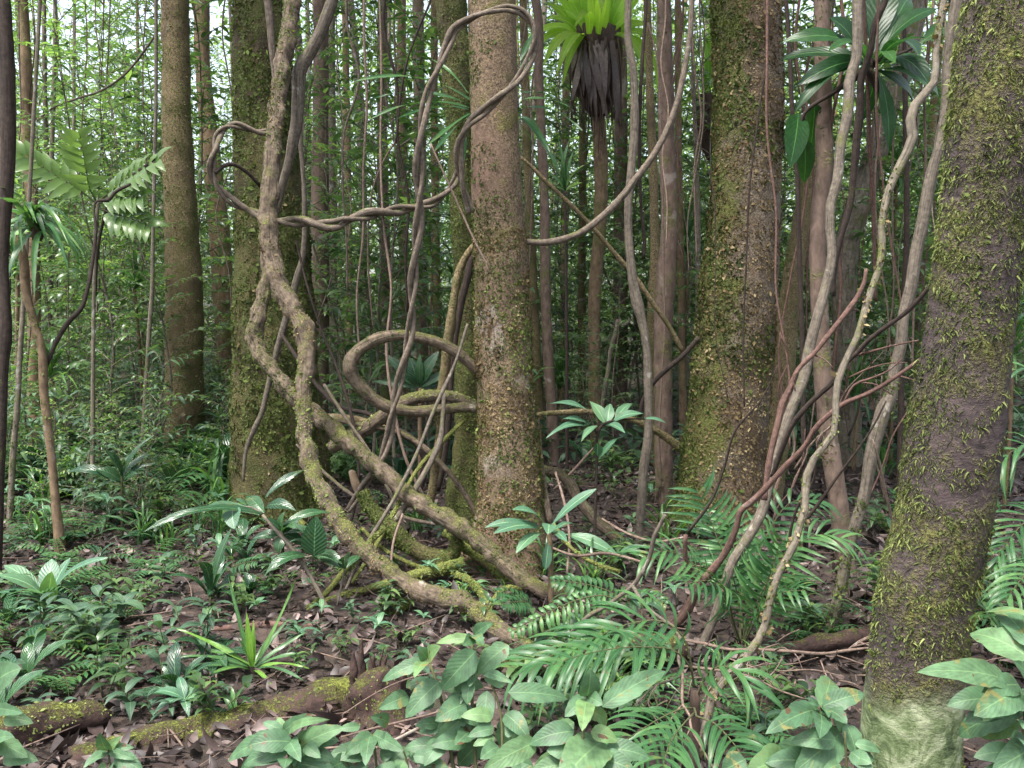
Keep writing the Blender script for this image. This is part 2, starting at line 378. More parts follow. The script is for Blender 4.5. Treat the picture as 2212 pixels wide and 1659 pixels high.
BM = dict(
    brown=bark_mat('brown_mossy_bark', (0.07, 0.046, 0.028), (0.23, 0.16, 0.1), (0.27, 0.24, 0.21), 0.25, moss_amt=0.35, zs=0.6),
    red=bark_mat('reddish_bark', (0.06, 0.041, 0.032), (0.18, 0.127, 0.1), (0.26, 0.22, 0.19), 0.35, moss_amt=0.3, zs=0.5),
    central=bark_mat('reddish_brown_bark_with_pale_lichen', (0.057, 0.035, 0.025), (0.178, 0.115, 0.083), (0.26, 0.225, 0.2), 0.5, crust=(0.165, 0.128, 0.072), moss=(0.09, 0.085, 0.022), moss2=(0.17, 0.16, 0.045), moss_amt=0.3, zs=0.6),
    mossy=bark_mat('deep_moss_bark', (0.02, 0.015, 0.009), (0.065, 0.047, 0.028), (0.1, 0.1, 0.05), 0.1, moss=(0.06, 0.072, 0.018), moss2=(0.13, 0.155, 0.04), crust=(0.15, 0.145, 0.045), moss_amt=0.55, zs=0.5, bump=0.8),
    olive=bark_mat('olive_moss_bark', (0.06, 0.042, 0.025), (0.15, 0.11, 0.065), (0.26, 0.25, 0.2), 0.25, moss=(0.09, 0.085, 0.03), moss2=(0.15, 0.15, 0.05), moss_amt=0.4, zs=0.6, crust=(0.25, 0.2, 0.1)),
    crusty=bark_mat('crusty_brown_bark', (0.055, 0.035, 0.02), (0.14, 0.09, 0.055), (0.2, 0.16, 0.11), 0.3, moss=(0.09, 0.1, 0.025), moss2=(0.14, 0.15, 0.04), moss_amt=0.25, side=-0.32, zs=0.7, bump=0.9, crust=(0.19, 0.165, 0.13)),
    neartree=bark_mat('dark_bark_with_pale_smooth_base', (0.02, 0.015, 0.016), (0.085, 0.062, 0.06), (0.14, 0.125, 0.12), 0.2, moss=(0.075, 0.07, 0.022), moss2=(0.15, 0.155, 0.045), moss_amt=0.5, zs=1.8, bump=0.7, pale_below=0.74),
    liana=bark_mat('mossy_liana_bark', (0.045, 0.034, 0.024), (0.2, 0.152, 0.108), (0.32, 0.29, 0.24), 0.3, moss=(0.1, 0.1, 0.03), moss2=(0.19, 0.2, 0.06), moss_amt=0.25, scale=1.6, up=0.2, bump=0.9, stri=0.8),
    vine=bark_mat('smooth_liana_bark', (0.062, 0.047, 0.036), (0.21, 0.168, 0.13), (0.3, 0.27, 0.24), 0.3, moss_amt=0.1, scale=2.0, up=0.2, stri=0.8),
    pale=bark_mat('pale_stem_bark', (0.06, 0.049, 0.038), (0.18, 0.15, 0.118), (0.32, 0.3, 0.25), 0.35, moss_amt=0.2, scale=2.2, up=0.1, stri=0.8),
    grey=bark_mat('grey_stem_bark', (0.08, 0.07, 0.055), (0.22, 0.185, 0.14), (0.3, 0.3, 0.27), 0.4, moss_amt=0.3, scale=1.5, stri=0.8),
    dark=bark_mat('dark_stem_bark', (0.016, 0.011, 0.009), (0.055, 0.038, 0.03), (0.09, 0.08, 0.06), 0.2, moss_amt=0.1, scale=2.0, stri=0.8),
    deadred=bark_mat('reddish_dead_wood', (0.06, 0.032, 0.025), (0.17, 0.1, 0.08), (0.24, 0.2, 0.18), 0.3, moss_amt=0.0, scale=2.5, stri=0.8),
    twig=bark_mat('bare_twig_bark', (0.09, 0.06, 0.045), (0.24, 0.175, 0.14), (0.3, 0.27, 0.23), 0.3, moss_amt=0.0, scale=3, stri=0.8),
    root=bark_mat('moss_root_bark', (0.05, 0.035, 0.02), (0.12, 0.09, 0.05), (0.2, 0.2, 0.12), 0.1, moss=(0.1, 0.11, 0.025), moss2=(0.19, 0.21, 0.055), moss_amt=0.8, scale=1.5, up=0.3),
    rot=bark_mat('rotten_log_wood', (0.015, 0.010, 0.009), (0.07, 0.04, 0.032), (0.12, 0.075, 0.05), 0.3, moss=(0.1, 0.11, 0.02), moss2=(0.2, 0.23, 0.04), moss_amt=0.1, scale=1.6, up=0.2, bump=1.0),
    stem=bark_mat('green_herb_stem', (0.04, 0.05, 0.02), (0.09, 0.09, 0.04), (0.12, 0.12, 0.06), 0.1, moss_amt=0.0, scale=3),
    fibre=bark_mat('dark_root_fibre', (0.018, 0.012, 0.01), (0.10, 0.066, 0.05), (0.15, 0.11, 0.085), 0.25, moss_amt=0.0, scale=1.5, zs=0.12, bump=1.0),
)
LANDMARKS = []      # (phrase, screen x, Y) for telling the scattered plants apart
exec_later = []

# ------------------------------------------------------------------ ground
def grid_axis(lo, hi, fine_lo, fine_hi, step, grow=1.18):
    a = list(np.arange(fine_lo, fine_hi, step)); s = step; x = a[-1]
    while x < hi: s *= grow; x += s; a.append(x)
    s = step; x = a[0]; pre = []
    while x > lo: s *= grow; x -= s; pre.append(x)
    return np.array(pre[::-1] + a)
gx = grid_axis(-400, 400, -7, 7, 0.09); gy = grid_axis(-60, 500, 1, 14, 0.09)
GX, GY = np.meshgrid(gx, gy, indexing='xy')
pz = np.stack([GX, GY, 0 * GX], -1)
near = np.exp(-np.clip(np.hypot(GX, GY - 5) - 8, 0, 99) / 8)
GZ = gz(GX, GY) + near * 0.012 * nz(pz, 6, 4)
mb = MB(); mb.add(np.stack([GX, GY, GZ], -1), grid_q(len(gy) - 1, len(gx) - 1), np.stack([GX, GY], -1))
g_ob = mb.build('ground', ground_mat()); tag(g_ob, 'dark forest floor of soil and rotting leaves', None, None, 'structure')

# ------------------------------------------------------------------ moss growth
def moss_part(tube, N, parent, mat, size=(0.006, 0.016), cut=-0.3, f=7.0, seed=0, up=0.0, front=0.7, zmax=7.0, lift=0.5, name='moss', tlo=0.1, thi=0.95, bias=None):
    g = np.random.default_rng(seed + 100)
    p, n, t = tube.sample(N, g, front, zmax)
    mask = nz(p, f, seed) * 0.7 + 0.5 * nz(p, f * 4, seed + 2) + up * n[:, 2] * 1.5
    if bias is not None: mask = mask + n @ np.array(bias)
    k = mask > cut
    p, n, t = p[k], n[k], t[k]
    if len(p) == 0: return None
    d = g.normal(size=p.shape); d = norm(d - n * (d * n).sum(-1, keepdims=True)) + n * (lift * (0.4 + g.random((len(p), 1)))) + np.array([0, 0, -0.35])
    M = frames(d, n + 0.5 * g.normal(size=p.shape))
    S = g.uniform(size[0], size[1], len(p)) * (1 + 0.8 * (g.random(len(p)) < 0.08))
    T = np.clip(0.45 + 0.22 * nz(p, f * 1.3, seed + 6) + g.normal(0, 0.14, len(p)), tlo, thi)
    mb = MB(); inst(mb, SPRIG, M, p - n * 0.002, S, T)
    return tag(mb.build(name, mat, parent), kind='stuff')

FROND = leaf_tpl(4, 2, 'strap', 0.16, 1.5, 0.3)
def frond_part(tube, N, parent, mat, seed, zlo, zmax, size=(0.018, 0.045), cut=-0.2, name='moss_frond_tufts'):
    g = np.random.default_rng(seed)
    p, n, t = tube.sample(N, g, 0.5, zmax)
    # shelves: growth gathers on slightly tilted horizontal lines, as it hangs on this trunk
    th = np.arctan2(n[:, 1], n[:, 0])
    q = np.stack([np.cos(th), np.sin(th), p[:, 2] * 5.0], -1)
    shelf = np.sin(p[:, 2] * 62 + 2.2 * nz(q, 1.3, 3) + 1.2 * np.sin(3 * th))
    mask = nz(q, 1.6, seed % 7) * 0.6 - 0.45 * n[:, 0] + 0.55 * shelf + 0.35 * g.normal(size=len(p))
    fade = np.clip((p[:, 2] - zlo + .12) / 0.3, 0, 1) ** 2
    k = (mask > cut) & (g.random(len(p)) < fade)
    p, n = p[k], n[k]
    side = norm(np.cross(n, [0, 0, 1.0])) * np.where(g.random(len(p)) < 0.5, 1, -1)[:, None]
    d = n * g.uniform(0.25, 0.9, (len(p), 1)) + side * g.uniform(0.2, 1.3, (len(p), 1)) + np.array([0, 0, 1.0]) * g.normal(-0.05, 0.3, (len(p), 1))
    M = frames(d, np.array([0, 0, 1.0]) + 0.4 * g.normal(size=p.shape))
    T = np.clip(0.42 + 0.25 * nz(p, 5, 2) + g.normal(0, 0.15, len(p)), 0, 1)
    mb = MB(); inst(mb, FROND, M, p - n * 0.003, g.uniform(size[0], size[1], len(p)) * (1 + .9 * (g.random(len(p)) < .1)), T)
    return tag(mb.build(name, mat, parent), kind='stuff')

# ------------------------------------------------------------------ paths traced in the picture
def path(s, Y0, Y1=None, dys=None):
    """'x,y,w x,y,w ...' with the distance going from Y0 to Y1"""
    a = np.array([[float(c) for c in q.split(',')] for q in s.split()])
    Y1 = Y0 if Y1 is None else Y1
    L = np.r_[0, np.cumsum(np.hypot(*np.diff(a[:, :2], axis=0).T))]; L /= L[-1]
    Y = Y0 + (Y1 - Y0) * L
    if dys is not None: Y = Y + np.interp(L, np.linspace(0, 1, len(dys)), dys)
    return np.array([[*P(x, y, yy), PW(w, y, yy) / 2] for (x, y, w), yy in zip(a, Y)])

def grow(pr, top=None, ground=True, flare=1.15):
    """pr goes from high to low; carry it on upward to height TOP and down into the soil"""
    pr = np.array(pr)
    if ground:
        b = pr[-1]; d = pr[-1, :3] - pr[-2, :3]; zg = float(gz(b[0], b[1])) - 0.08
        if b[2] > zg + 0.02:
            h = b[2] - zg; sl = np.clip(d[:2] / max(-d[2], 1e-3), -0.25, 0.25) if d[2] < 0 else np.zeros(2)
            pr = np.vstack([pr, [b[0] + sl[0] * h, b[1] + sl[1] * h, zg, b[3] * flare]])
    if top:
        a = pr[0]; d = pr[0, :3] - pr[1, :3]; h = top - a[2]
        sl = np.clip(d[:2] / max(d[2], 1e-3), -0.22, 0.22)
        for q in (0.5, 1.0):
            pr = np.vstack([[a[0] + sl[0] * h * q, a[1] + sl[1] * h * q, a[2] + h * q, a[3] * (1 - 0.3 * q)], pr])
    return pr

# ------------------------------------------------------------------ crowns
LEAF_S = [leaf_tpl(2, 2, 'ovate', 0.42, b, 0.3) for b in (0.3, 0.9)]
LEAF_M = [leaf_tpl(4, 2, 'ovate', 0.38, b, 0.3) for b in (0.3, 0.8, 1.2)]
LEAF_L = [leaf_tpl(5, 2, 'lance', 0.28, b, 0.3) for b in (0.4, 1.0, 1.5)]

def scatter_leaves(mb, tpls, O, D, S, g, m=0, T=None, upn=0.6):
    up = np.array([0, 0, 1.0]) + upn * g.normal(size=D.shape)
    M = frames(D, up)
    T = np.clip(0.5 + g.normal(0, 0.22, len(O)), 0, 1) if T is None else T
    ix = g.integers(0, len(tpls), len(O))
    for k, tp in enumerate(tpls):
        s = ix == k
        inst(mb, tp, M[s], O[s], S[s], T[s], m)

def crown_mesh(seed, rad=2.2, hgt=1.6, clusters=46, per=55, leaf=(0.11, 0.2)):
    g = np.random.default_rng(seed); mb = MB()
    c = norm(g.normal(size=(clusters, 3))) * (g.random((clusters, 1)) ** 0.45) * np.array([rad, rad, hgt]) + np.array([0, 0, hgt * 0.5])
    for i in range(0, clusters, 3):
        mid = c[i] * np.array([0.45, 0.45, 0.4]) + np.array([0, 0, -hgt * 0.1])
        Tube(np.array([[0, 0, -hgt * 0.7, 0.045], [*mid, 0.025], [*c[i], 0.006]]), 6, 0.3, 0.05).mesh(mb, 1)
    O = (c[:, None] + g.normal(size=(clusters, per, 3)) * np.array([0.42, 0.42, 0.2])).reshape(-1, 3)
    D = norm(g.normal(size=O.shape) * np.array([1, 1, 0.35]) + np.array([0, 0, -0.15]))
    T = np.clip(np.repeat(g.uniform(0.25, 0.75, clusters), per) + g.normal(0, 0.15, len(O)), 0, 1)
    scatter_leaves(mb, LEAF_S, O, D, g.uniform(*leaf, len(O)), g, 0, T)
    return mb
def mesh_only(mb, name, mats):
    o = mb.build(name, mats); me = o.data; bpy.data.objects.remove(o); return me
CROWNS = [mesh_only(crown_mesh(s), 'crown', [LM['canopy'], BM['brown']]) for s in range(4)]

def put(name, me, parent, loc=(0, 0, 0), rot=0.0, sc=(1, 1, 1)):
    o = bpy.data.objects.new(name, me); COL.objects.link(o); o.parent = parent
    o.location = [float(c) for c in loc]; o.rotation_euler = (0, 0, rot)
    o.scale = sc if isinstance(sc, tuple) else (sc,) * 3
    return o

def tree(name, label, pr, mat, cat='tree', group=None, top=11.0, crown=1.0, sides=20, flute=0.0, bump=0.05, land=None, mosses=(), step=0.06, maxn=200, flare=1.15):
    pr = grow(pr, top, True, flare)
    base = np.array([pr[-1][0], pr[-1][1], float(gz(pr[-1][0], pr[-1][1]))])
    root = empty(name, base, label, cat, group)
    tb = Tube(pr, sides, step, bump, seed=len(LANDMARKS) + 1, flute=flute, maxn=maxn)
    tb.mesh(MBX := MB()); MBX.build('trunk', mat, root)
    for kw in mosses: moss_part(tb, parent=root, **kw)
    if crown:
        t = pr[0]
        put('crown', random.choice(CROWNS), root, t[:3] - base + np.array([0, 0, 0.3]), random.random() * 6, float(crown))
    if land: LANDMARKS.append((land, proj(base)[0], base[1]))
    return root, tb

def liana(name, label, pr, mat, cat='liana', group=None, sides=12, step=0.03, bump=0.1, twist=0, turns=2.2, mosses=(), maxn=260, bf=14.0, flat=0.0):
    pr = np.asarray(pr); base = pr[-1][:3]
    mb = MB()
    if twist:
        c = spline(pr, int(max(40, np.linalg.norm(np.diff(pr[:, :3], axis=0), axis=1).sum() / 0.02)))
        t = norm(np.gradient(c[:, :3], axis=0)); a = norm(np.cross(t, [0.2, 1, 0.1])); b = np.cross(t, a)
        s = np.r_[0, np.cumsum(np.linalg.norm(np.diff(c[:, :3], axis=0), axis=1))]
        tubes = []
        for k in range(twist):
            ph = s * turns * 6.283 + k * 6.283 / twist + 0.7 * np.sin(s * 2.1)
            r = c[:, 3] * 0.56
            q = np.c_[c[:, :3] + (a * np.cos(ph)[:, None] + b * np.sin(ph)[:, None]) * (c[:, 3] * 0.56)[:, None], r * (1 if k == 0 else 0.78)]
            tb = Tube(q, 9, 0.02, bump, bf, seed=k, maxn=400); tb.mesh(mb); tubes.append(tb)
        tb = tubes[0]
    else:
        tb = Tube(pr, sides, step, bump, bf, seed=len(name), maxn=maxn); tb.mesh(mb)
    o = mb.build(name, mat, None, base); tag(o, label, cat, group)
    for kw in mosses: moss_part(tb, parent=o, **kw)
    return o, tb

# ================================================================== THE TREES
mo, mbw, mbr = LM['moss'], LM['moss_brown'], LM['moss_bright']
tree('forest_tree', 'straight olive mossy trunk standing alone among the ferns, with a pale lichen patch', path('378,0,58 380,130,61 382,300,64 388,420,68 393,520,71 398,680,76 399,840,80', 9.6), BM['olive'], land='the lone olive trunk', top=12,
     mosses=[dict(N=9000, mat=mo, size=(.01, .022), cut=-.5, seed=1), dict(N=4000, mat=mbw, size=(.01, .02), cut=-.2, seed=2)])
tree('forest_tree', 'slim brown curving trunk just behind the lone olive trunk', path('436,-5,32 438,150,33 452,290,38 466,420,42 478,560,43 486,700,45 492,830,46', 13), BM['brown'], land='the slim curving trunk', top=12,
     mosses=[dict(N=2500, mat=mo, size=(.01, .022), cut=-.2, seed=3)])
tree('forest_tree', 'massive fluted trunk wrapped in deep green moss, lianas leaning on it', path('560,-5,108 568,150,118 578,330,136 586,500,152 592,680,168 597,850,180 602,1000,192 604,1085,206', 6.95), BM['mossy'], top=13, crown=1.5, sides=44, flute=0.085, bump=0.06, land='the fluted mossy trunk', step=0.05,
     mosses=[dict(N=26000, mat=mo, size=(.014, .034), cut=-.4, seed=4), dict(N=9000, mat=mbw, size=(.01, .022), cut=.0, seed=5)])
tcent, tbc = tree('forest_tree', 'central reddish brown trunk with pale lichen patches above and crusty moss below', path('1063,-5,106 1067,200,107 1072,400,112 1080,560,115 1086,720,120 1092,850,126 1098,960,134 1102,1060,142 1103,1130,156 1098,1190,190 1092,1238,250', 5.4), BM['central'], top=12, crown=1.3, sides=40, bump=0.035, land='the central trunk', step=0.045,
     mosses=[dict(N=15000, mat=mo, size=(.008, .019), cut=.3, seed=6, zmax=3.3, bias=(-.35, 0, 0)), dict(N=22000, mat=mbw, size=(.008, .02), cut=-.15, seed=7, zmax=2.0), dict(N=16000, mat=mo, size=(.007, .018), cut=.15, seed=77, zmax=2.2), dict(N=9000, mat=mo, size=(.009, .022), cut=.1, seed=9, zmax=1.7, bias=(.5, 0, 0))], flare=1.3)
tree('forest_tree', 'narrow mossy trunk half hidden behind the central trunk, with a dark hollow', path('972,-5,68 982,110,66 990,220,60 996,340,50 1002,480,52 1006,640,52 1009,800,56 1012,940,64 1012,1040,84 1010,1110,96', 6.2), BM['mossy'], top=11, sides=26, bump=0.12, flute=0.05,
     mosses=[dict(N=12000, mat=mo, size=(.009, .02), cut=-.5, seed=8)])
tree('forest_tree', 'thick straight trunk crusted with brown moss and green down one flank, palm at its foot', path('1611,-5,148 1617,150,148 1615,300,148 1609,430,150 1598,580,158 1588,720,165 1578,840,170 1566,950,174 1556,1050,184 1550,1110,196', 6.5), BM['crusty'], top=13, crown=1.5, sides=44, bump=0.03, land='the thick crusty trunk', step=0.05,
     mosses=[dict(N=32000, mat=mbw, size=(.011, .026), cut=-.35, seed=10, bias=(.25, 0, 0)), dict(N=60000, mat=mo, size=(.012, .026), cut=.15, seed=11, bias=(-.75, .1, 0))])
tnear, tbn = tree('forest_tree', 'near dark trunk shaggy with yellow green moss fronds above a smooth pale base', path('2196,-5,202 2178,85,200 2163,170,199 2148,300,193 2131,440,186 2113,560,182 2096,700,181 2082,800,183 2058,950,193 2040,1100,189 2024,1180,191 2005,1245,194 1986,1375,196 1973,1510,199 1962,1660,201', 2.3), BM['neartree'], top=10, crown=1.2, sides=48, bump=0.03, land='the near shaggy trunk', step=0.025, maxn=400,
     mosses=[dict(N=36000, mat=mo, size=(.004, .010), cut=.0, seed=12, f=8, lift=.9, zmax=3.3)])
frond_part(tbn, 110000, tnear, LM['moss_bright'], 5, 0.60, 3.0, (.004, .016), .5)
frond_part(tbn, 60000, tnear, LM['moss'], 9, 0.62, 3.0, (.004, .015), .2)

GR = 'slim trunks standing further back in the forest'
def thin(name, label, s, Y, mat, sides=12, crown=0.8, top=9.0, mosses=(), land=None, group=None, bump=.06, Y1=None, cat='tree', dys=None):
    return tree(name, label, path(s, Y, Y1, dys), mat, cat, group, top, crown, sides, 0, bump, land, mosses, 0.06, 160)
thin('slender_tree', 'pale crooked slender stem weaving past the big epiphyte leaves to the dead branch', '1852,0,23 1852,50,23 1848,133,22 1836,167,22 1833,217,23 1829,260,23 1818,300,22 1813,350,21 1808,393,21 1794,443,20 1792,483,20 1797,550,20 1788,603,21 1765,686,22 1748,753,22 1735,820,23 1715,870,23 1691,930,23 1668,1003,22 1652,1086,22 1641,1116,22 1608,1173,22 1581,1216,22 1565,1266,20 1541,1339,20 1518,1390,20 1505,1423,20', 4.6, BM['pale'], Y1=4.05, land='the pale crooked stem', mosses=[dict(N=900, mat=mo, size=(.006, .012), cut=.6, seed=20)])
thin('slender_tree', 'smooth grey knobbly stem leaning beside the near shaggy trunk', '2068,0,27 2051,117,26 2048,200,25 2041,265,26 2038,285,34 2033,305,25 2015,367,25 1995,467,25 1978,550,25 1968,620,26 1951,686,25 1945,753,25 1931,803,25 1925,853,27 1911,880,33 1898,920,31 1881,986,27 1871,1053,25 1858,1103,25 1845,1139,25 1825,1223,24 1808,1306,24 1785,1392,26', 4.3, BM['pale'], land='the knobbly grey stem', mosses=[dict(N=2600, mat=mo, size=(.008, .018), cut=.0, seed=21, zmax=1.35)])
liana('liana', 'black bent liana hanging through the big epiphyte leaves', path('1912,-60,14 1912,0,14 1891,50,14 1878,117,13 1861,167,15 1858,233,16 1851,300,17 1845,367,16 1838,433,13 1811,533,14 1802,580,12 1800,640,10', 4.7, 4.9), BM['dark'], group=None)
liana('liana', 'straight thin reddish brown liana beside the black one', path('1862,-60,9 1865,0,9 1875,200,9 1878,300,9 1885,417,9 1888,520,8 1892,650,7', 4.9, 5.3), BM['deadred'])
thin('slender_tree', 'upright medium trunk of grey and rust bark with moss cushions, behind the pale crooked stem', '1775,0,33 1778,167,34 1779,267,35 1781,367,36 1772,433,37 1767,533,36 1770,650,37 1776,786,38 1791,953,38 1811,1086,39 1821,1173,40 1835,1256,42', 5.2, BM['red'], mosses=[dict(N=2600, mat=mo, size=(.008, .018), cut=.35, seed=22, f=4)], top=10)
thin('leaning_tree', 'leaning pale trunk slanting behind the big epiphyte leaves', '1985,-5,40 1955,130,42 1925,217,45 1891,333,48 1858,433,52 1828,533,55 1822,640,52 1828,760,50 1834,900,50', 9, BM['grey'], top=11)
thin('slender_tree', 'tapering trunk with green moss standing behind the thick crusty trunk', '1768,180,30 1757,300,34 1747,400,38 1733,480,42 1720,553,45 1706,653,48 1695,753,50 1688,830,50 1678,920,52', 7.6, BM['olive'], mosses=[dict(N=3500, mat=mo, size=(.01, .02), cut=-.2, seed=23)], top=9)
thin('sapling', 'dark thin ringed sapling beside the thick crusty trunk', '1698,0,10 1705,100,11 1711,233,11 1720,333,11 1725,500,11 1728,586,11 1733,753,11 1735,900,11 1737,1000,11', 5.6, BM['dark'], 8, 0.5, 6, cat='sapling')
thin('slender_tree', 'grey moss-tufted stem twisting down to the fern in front of the near shaggy trunk', '2038,0,16 2021,117,16 2018,177,17 1988,213,19 1968,240,20 1971,300,20 1948,350,19 1918,417,17 1905,483,15 1905,550,15 1901,570,15 1885,620,15 1868,670,15 1855,720,15 1831,770,15 1811,820,15 1805,870,14 1801,936,14 1775,970,14 1755,996,15 1741,1036,17 1738,1103,17 1731,1123,16 1715,1179,17 1681,1239,17 1661,1306,18 1648,1366,18 1621,1406,20 1585,1449,19 1538,1506,19 1528,1556,20 1515,1606,20 1495,1656,20', 3.55, BM['grey'], 10, 0.6, 7, Y1=3.0, land='the twisting tufted stem', mosses=[dict(N=2600, mat=mo, size=(.007, .016), cut=.1, seed=24), dict(N=700, mat=LM['moss_brown'], size=(.01, .026), cut=.2, seed=25, lift=1.0)])
thin('slender_tree', 'knotty brown stem with flaking bark standing before the bird nest fern tree', '1357,-5,15 1357,85,15 1367,150,16 1371,267,18 1364,367,18 1357,450,18 1361,550,19 1364,580,20 1371,630,26 1376,655,28 1384,686,22 1397,753,19 1400,853,19 1399,953,19 1391,1010,22 1388,1050,20 1384,1103,20 1378,1190,20', 5.87, BM['pale'], top=8, land='the knotty flaking stem', bump=.14)
thin('slender_tree', 'straight rust coloured trunk with mossy foot between the knotty stem and the thick crusty trunk', '1434,-5,32 1437,167,33 1440,333,35 1446,500,37 1441,570,40 1432,720,40 1433,886,41 1434,986,42 1434,1095,43', 7.1, BM['red'], 16, top=10, land='the straight rusty trunk', mosses=[dict(N=2600, mat=mo, size=(.009, .018), cut=.1, seed=26)])
thin('slender_tree', 'mossy thin trunk right behind the straight rusty trunk', '1398,-5,16 1404,200,18 1412,400,20 1414,586,22 1407,720,24 1409,880,24', 9, BM['olive'], top=9)
thin('slender_tree', 'reddish slim trunk just right of the central trunk', '1156,-5,20 1160,17,20 1164,167,20 1170,300,20 1177,467,21 1177,553,22 1180,686,22 1187,820,24 1194,920,27 1197,1003,30', 9.2, BM['red'], top=10, mosses=[dict(N=1200, mat=mo, size=(.01, .02), cut=.3, seed=27)])
thin('slender_tree', 'dim slim trunk close against the edge of the central trunk', '1130,-5,17 1138,300,18 1150,586,20 1158,760,20 1163,860,21', 11, BM['olive'], top=10)
for q, (s, Y, mt, lab) in enumerate([
    ('693,150,34 692,333,37 691,653,40 690,830,40', 9.6, 'red', 'rusty trunk seen between the fluted mossy trunk and the tall vine loop'),
    ('716,120,16 717,280,18 719,600,19 722,800,20', 12.4, 'grey', 'pale narrow trunk beside the rusty trunk behind the lianas'),
    ('826,100,22 825,300,23 834,653,23 833,830,24', 10.2, 'red', 'slender reddish trunk beyond the twisted vine, foot in ferns'),
    ('868,-5,19 867,267,20 872,500,21 876,800,21', 12.6, 'brown', 'upright brown trunk behind the falling strand of the tall vine loop'),
    ('903,-5,24 904,100,25 908,400,26 912,780,27', 13.5, 'red', 'reddish trunk partly covered by the tall vine loop'),
    ('938,-5,15 938,250,16 942,520,17 945,790,18', 11.5, 'olive', 'mossy pole just left of the half hidden mossy trunk'),
    ('1258,260,15 1257,653,18 1256,840,19', 12.2, 'olive', 'green tinged pole left of the bird nest fern tree'),
    ('1341,250,28 1340,700,33 1339,860,34', 11.6, 'red', 'stout red trunk right of the bird nest fern tree'),
    ('1464,-5,14 1466,300,15 1470,560,16 1474,800,17', 10.4, 'brown', 'brown pole squeezed between the rusty and the thick crusty trunks'),
    ('1503,330,10 1506,420,12 1508,600,13 1509,850,13', 9.4, 'grey', 'short grey dead stem beside the thick crusty trunk'),
    ('1955,200,11 1956,267,12 1958,533,12 1950,700,13 1946,900,13', 6.6, 'dark', 'blackish pole behind the knobbly grey stem'),
    ('50,-5,20 57,167,25 60,300,26 67,400,27 72,600,28 75,860,28', 9.2, 'brown', 'stringy brown trunk at the edge of the clearing with hanging roots'),
    ('95,-5,9 97,200,10 103,420,11 108,700,12', 12.2, 'pale', 'pale pole beyond the bank of glossy undergrowth'),
    ('119,-5,8 116,200,9 112,330,10 110,600,10', 12.8, 'grey', 'thin greyish pole paired with the pale pole'),
    ('160,150,7 158,500,9 156,760,9', 14.0, 'grey', 'faint grey pole deep behind the pinnate sapling'),
    ('2005,380,18 1990,560,19 1985,800,20', 10.2, 'olive', 'dim mossy pole glimpsed behind the near shaggy trunk'),
    ('1640,-5,24 1660,500,25 1668,900,26', 11, 'red', 'trunk all but hidden behind the thick crusty trunk'),
    ('745,-5,14 750,300,15 756,780,16', 14.5, 'brown', 'narrow brown trunk deep between the fluted trunk and the tall vine loop'),
    ('1225,-5,16 1222,300,17 1216,830,18', 14.2, 'brown', 'narrow brown trunk in the gap right of the central trunk')]):
    tree('slender_tree', lab, path(s, Y), BM[mt], 'tree', GR, 10 + q % 3, 0.8, 10, 0, .05, None, (), .12, 90)
thin('dark_tree', 'dark reddish trunk at the very edge with an oval scar', '8,-5,27 14,100,30 17,200,31 17,367,29 10,480,24 8,560,20 12,690,24 12,730,26 8,790,20 4,900,20', 5.2, BM['dark'], top=8)
thin('sapling', 'slim pale ringed pole in front of the lone olive trunk', '337,-5,8 337,200,8 333,400,8 330,533,8 329,620,9 322,720,10 318,790,10', 8.2, BM['grey'], 8, .5, 7, cat='sapling')
thin('slender_tree', 'crooked brown mossy stem standing in the leaf litter, forked low down', '8,360,18 20,433,18 34,500,18 50,553,19 57,636,19 73,693,17 90,753,17 94,836,18 103,920,18 113,1003,18 120,1086,19 124,1123,21 131,1200,27', 5.8, BM['brown'], 12, .6, 7, land='the crooked forked stem', mosses=[dict(N=1800, mat=mo, size=(.008, .016), cut=.2, seed=28)])
liana('branch', 'dark leaning fork rising from the crooked forked stem', path('283,397,6 247,417,8 233,433,9 213,433,6 207,500,7 199,570,8 190,620,9 173,670,10 150,693,11 123,736,10 100,790,9', 6.2, 5.82), BM['dark'], 'branch')
thin('sapling', 'slender grey stem with a mossy foot behind the crooked forked stem', '56,560,10 50,670,11 43,770,12 37,886,13 28,986,14 23,1086,14', 6.4, BM['grey'], 8, .5, 6, cat='sapling', mosses=[dict(N=700, mat=mo, size=(.008, .016), cut=.1, seed=29, zmax=.8)])
liana('branch', 'thin pale bough arching across the leafy bank past the lone olive trunk', path('340,70,4 310,112,5 270,160,5 220,195,5 160,215,5 120,230,4 80,260,4', 8.5, 9.5), BM['pale'], 'branch')
liana('branch', 'dark drooping bough low over the undergrowth beside the pinnate sapling', path('345,330,6 320,355,8 290,378,9 262,405,9 240,428,9 225,470,8 214,520,7 205,640,6', 7.2, 7.4), BM['dark'], 'branch')

# ---- the tree with the bird's nest fern
nt_root, _ = thin('fern_tree', 'tree carrying a fibrous root ball and a bright bird nest fern', '1286,-60,26 1287,60,27 1290,217,28 1296,300,30 1297,467,28 1285,620,26 1284,786,26 1284,900,28', 10, BM['brown'], 12, .0, 9, land='the bird nest fern tree')
nf = empty('bird_nest_fern', P(1288, 75, 9.85), 'lime green bird nest fern on its dark fibrous root ball, backlight put into its colour', 'fern')
mbx = MB()
Tube(path('1288,62,96 1287,84,106 1288,120,106 1289,160,100 1291,185,96 1293,210,80 1294,228,60 1296,250,36', 9.9), 30, .03, .12, 7, 3, .1, 9).mesh(mbx)
gg = np.random.default_rng(5)
for k in range(70):
    x = 1234 + gg.random() * 110; y0 = 75 + gg.random() * 40
    Tube(path(f'{x},{y0},6 {x + gg.normal() * 5},{y0 + 60},4 {x + gg.normal() * 9},{y0 + 90 + 130 * gg.random()},2', 9.62 + .12 * gg.random()), 5, .06, .2).mesh(mbx)
mbx.build('root_ball', BM['fibre'], nf)
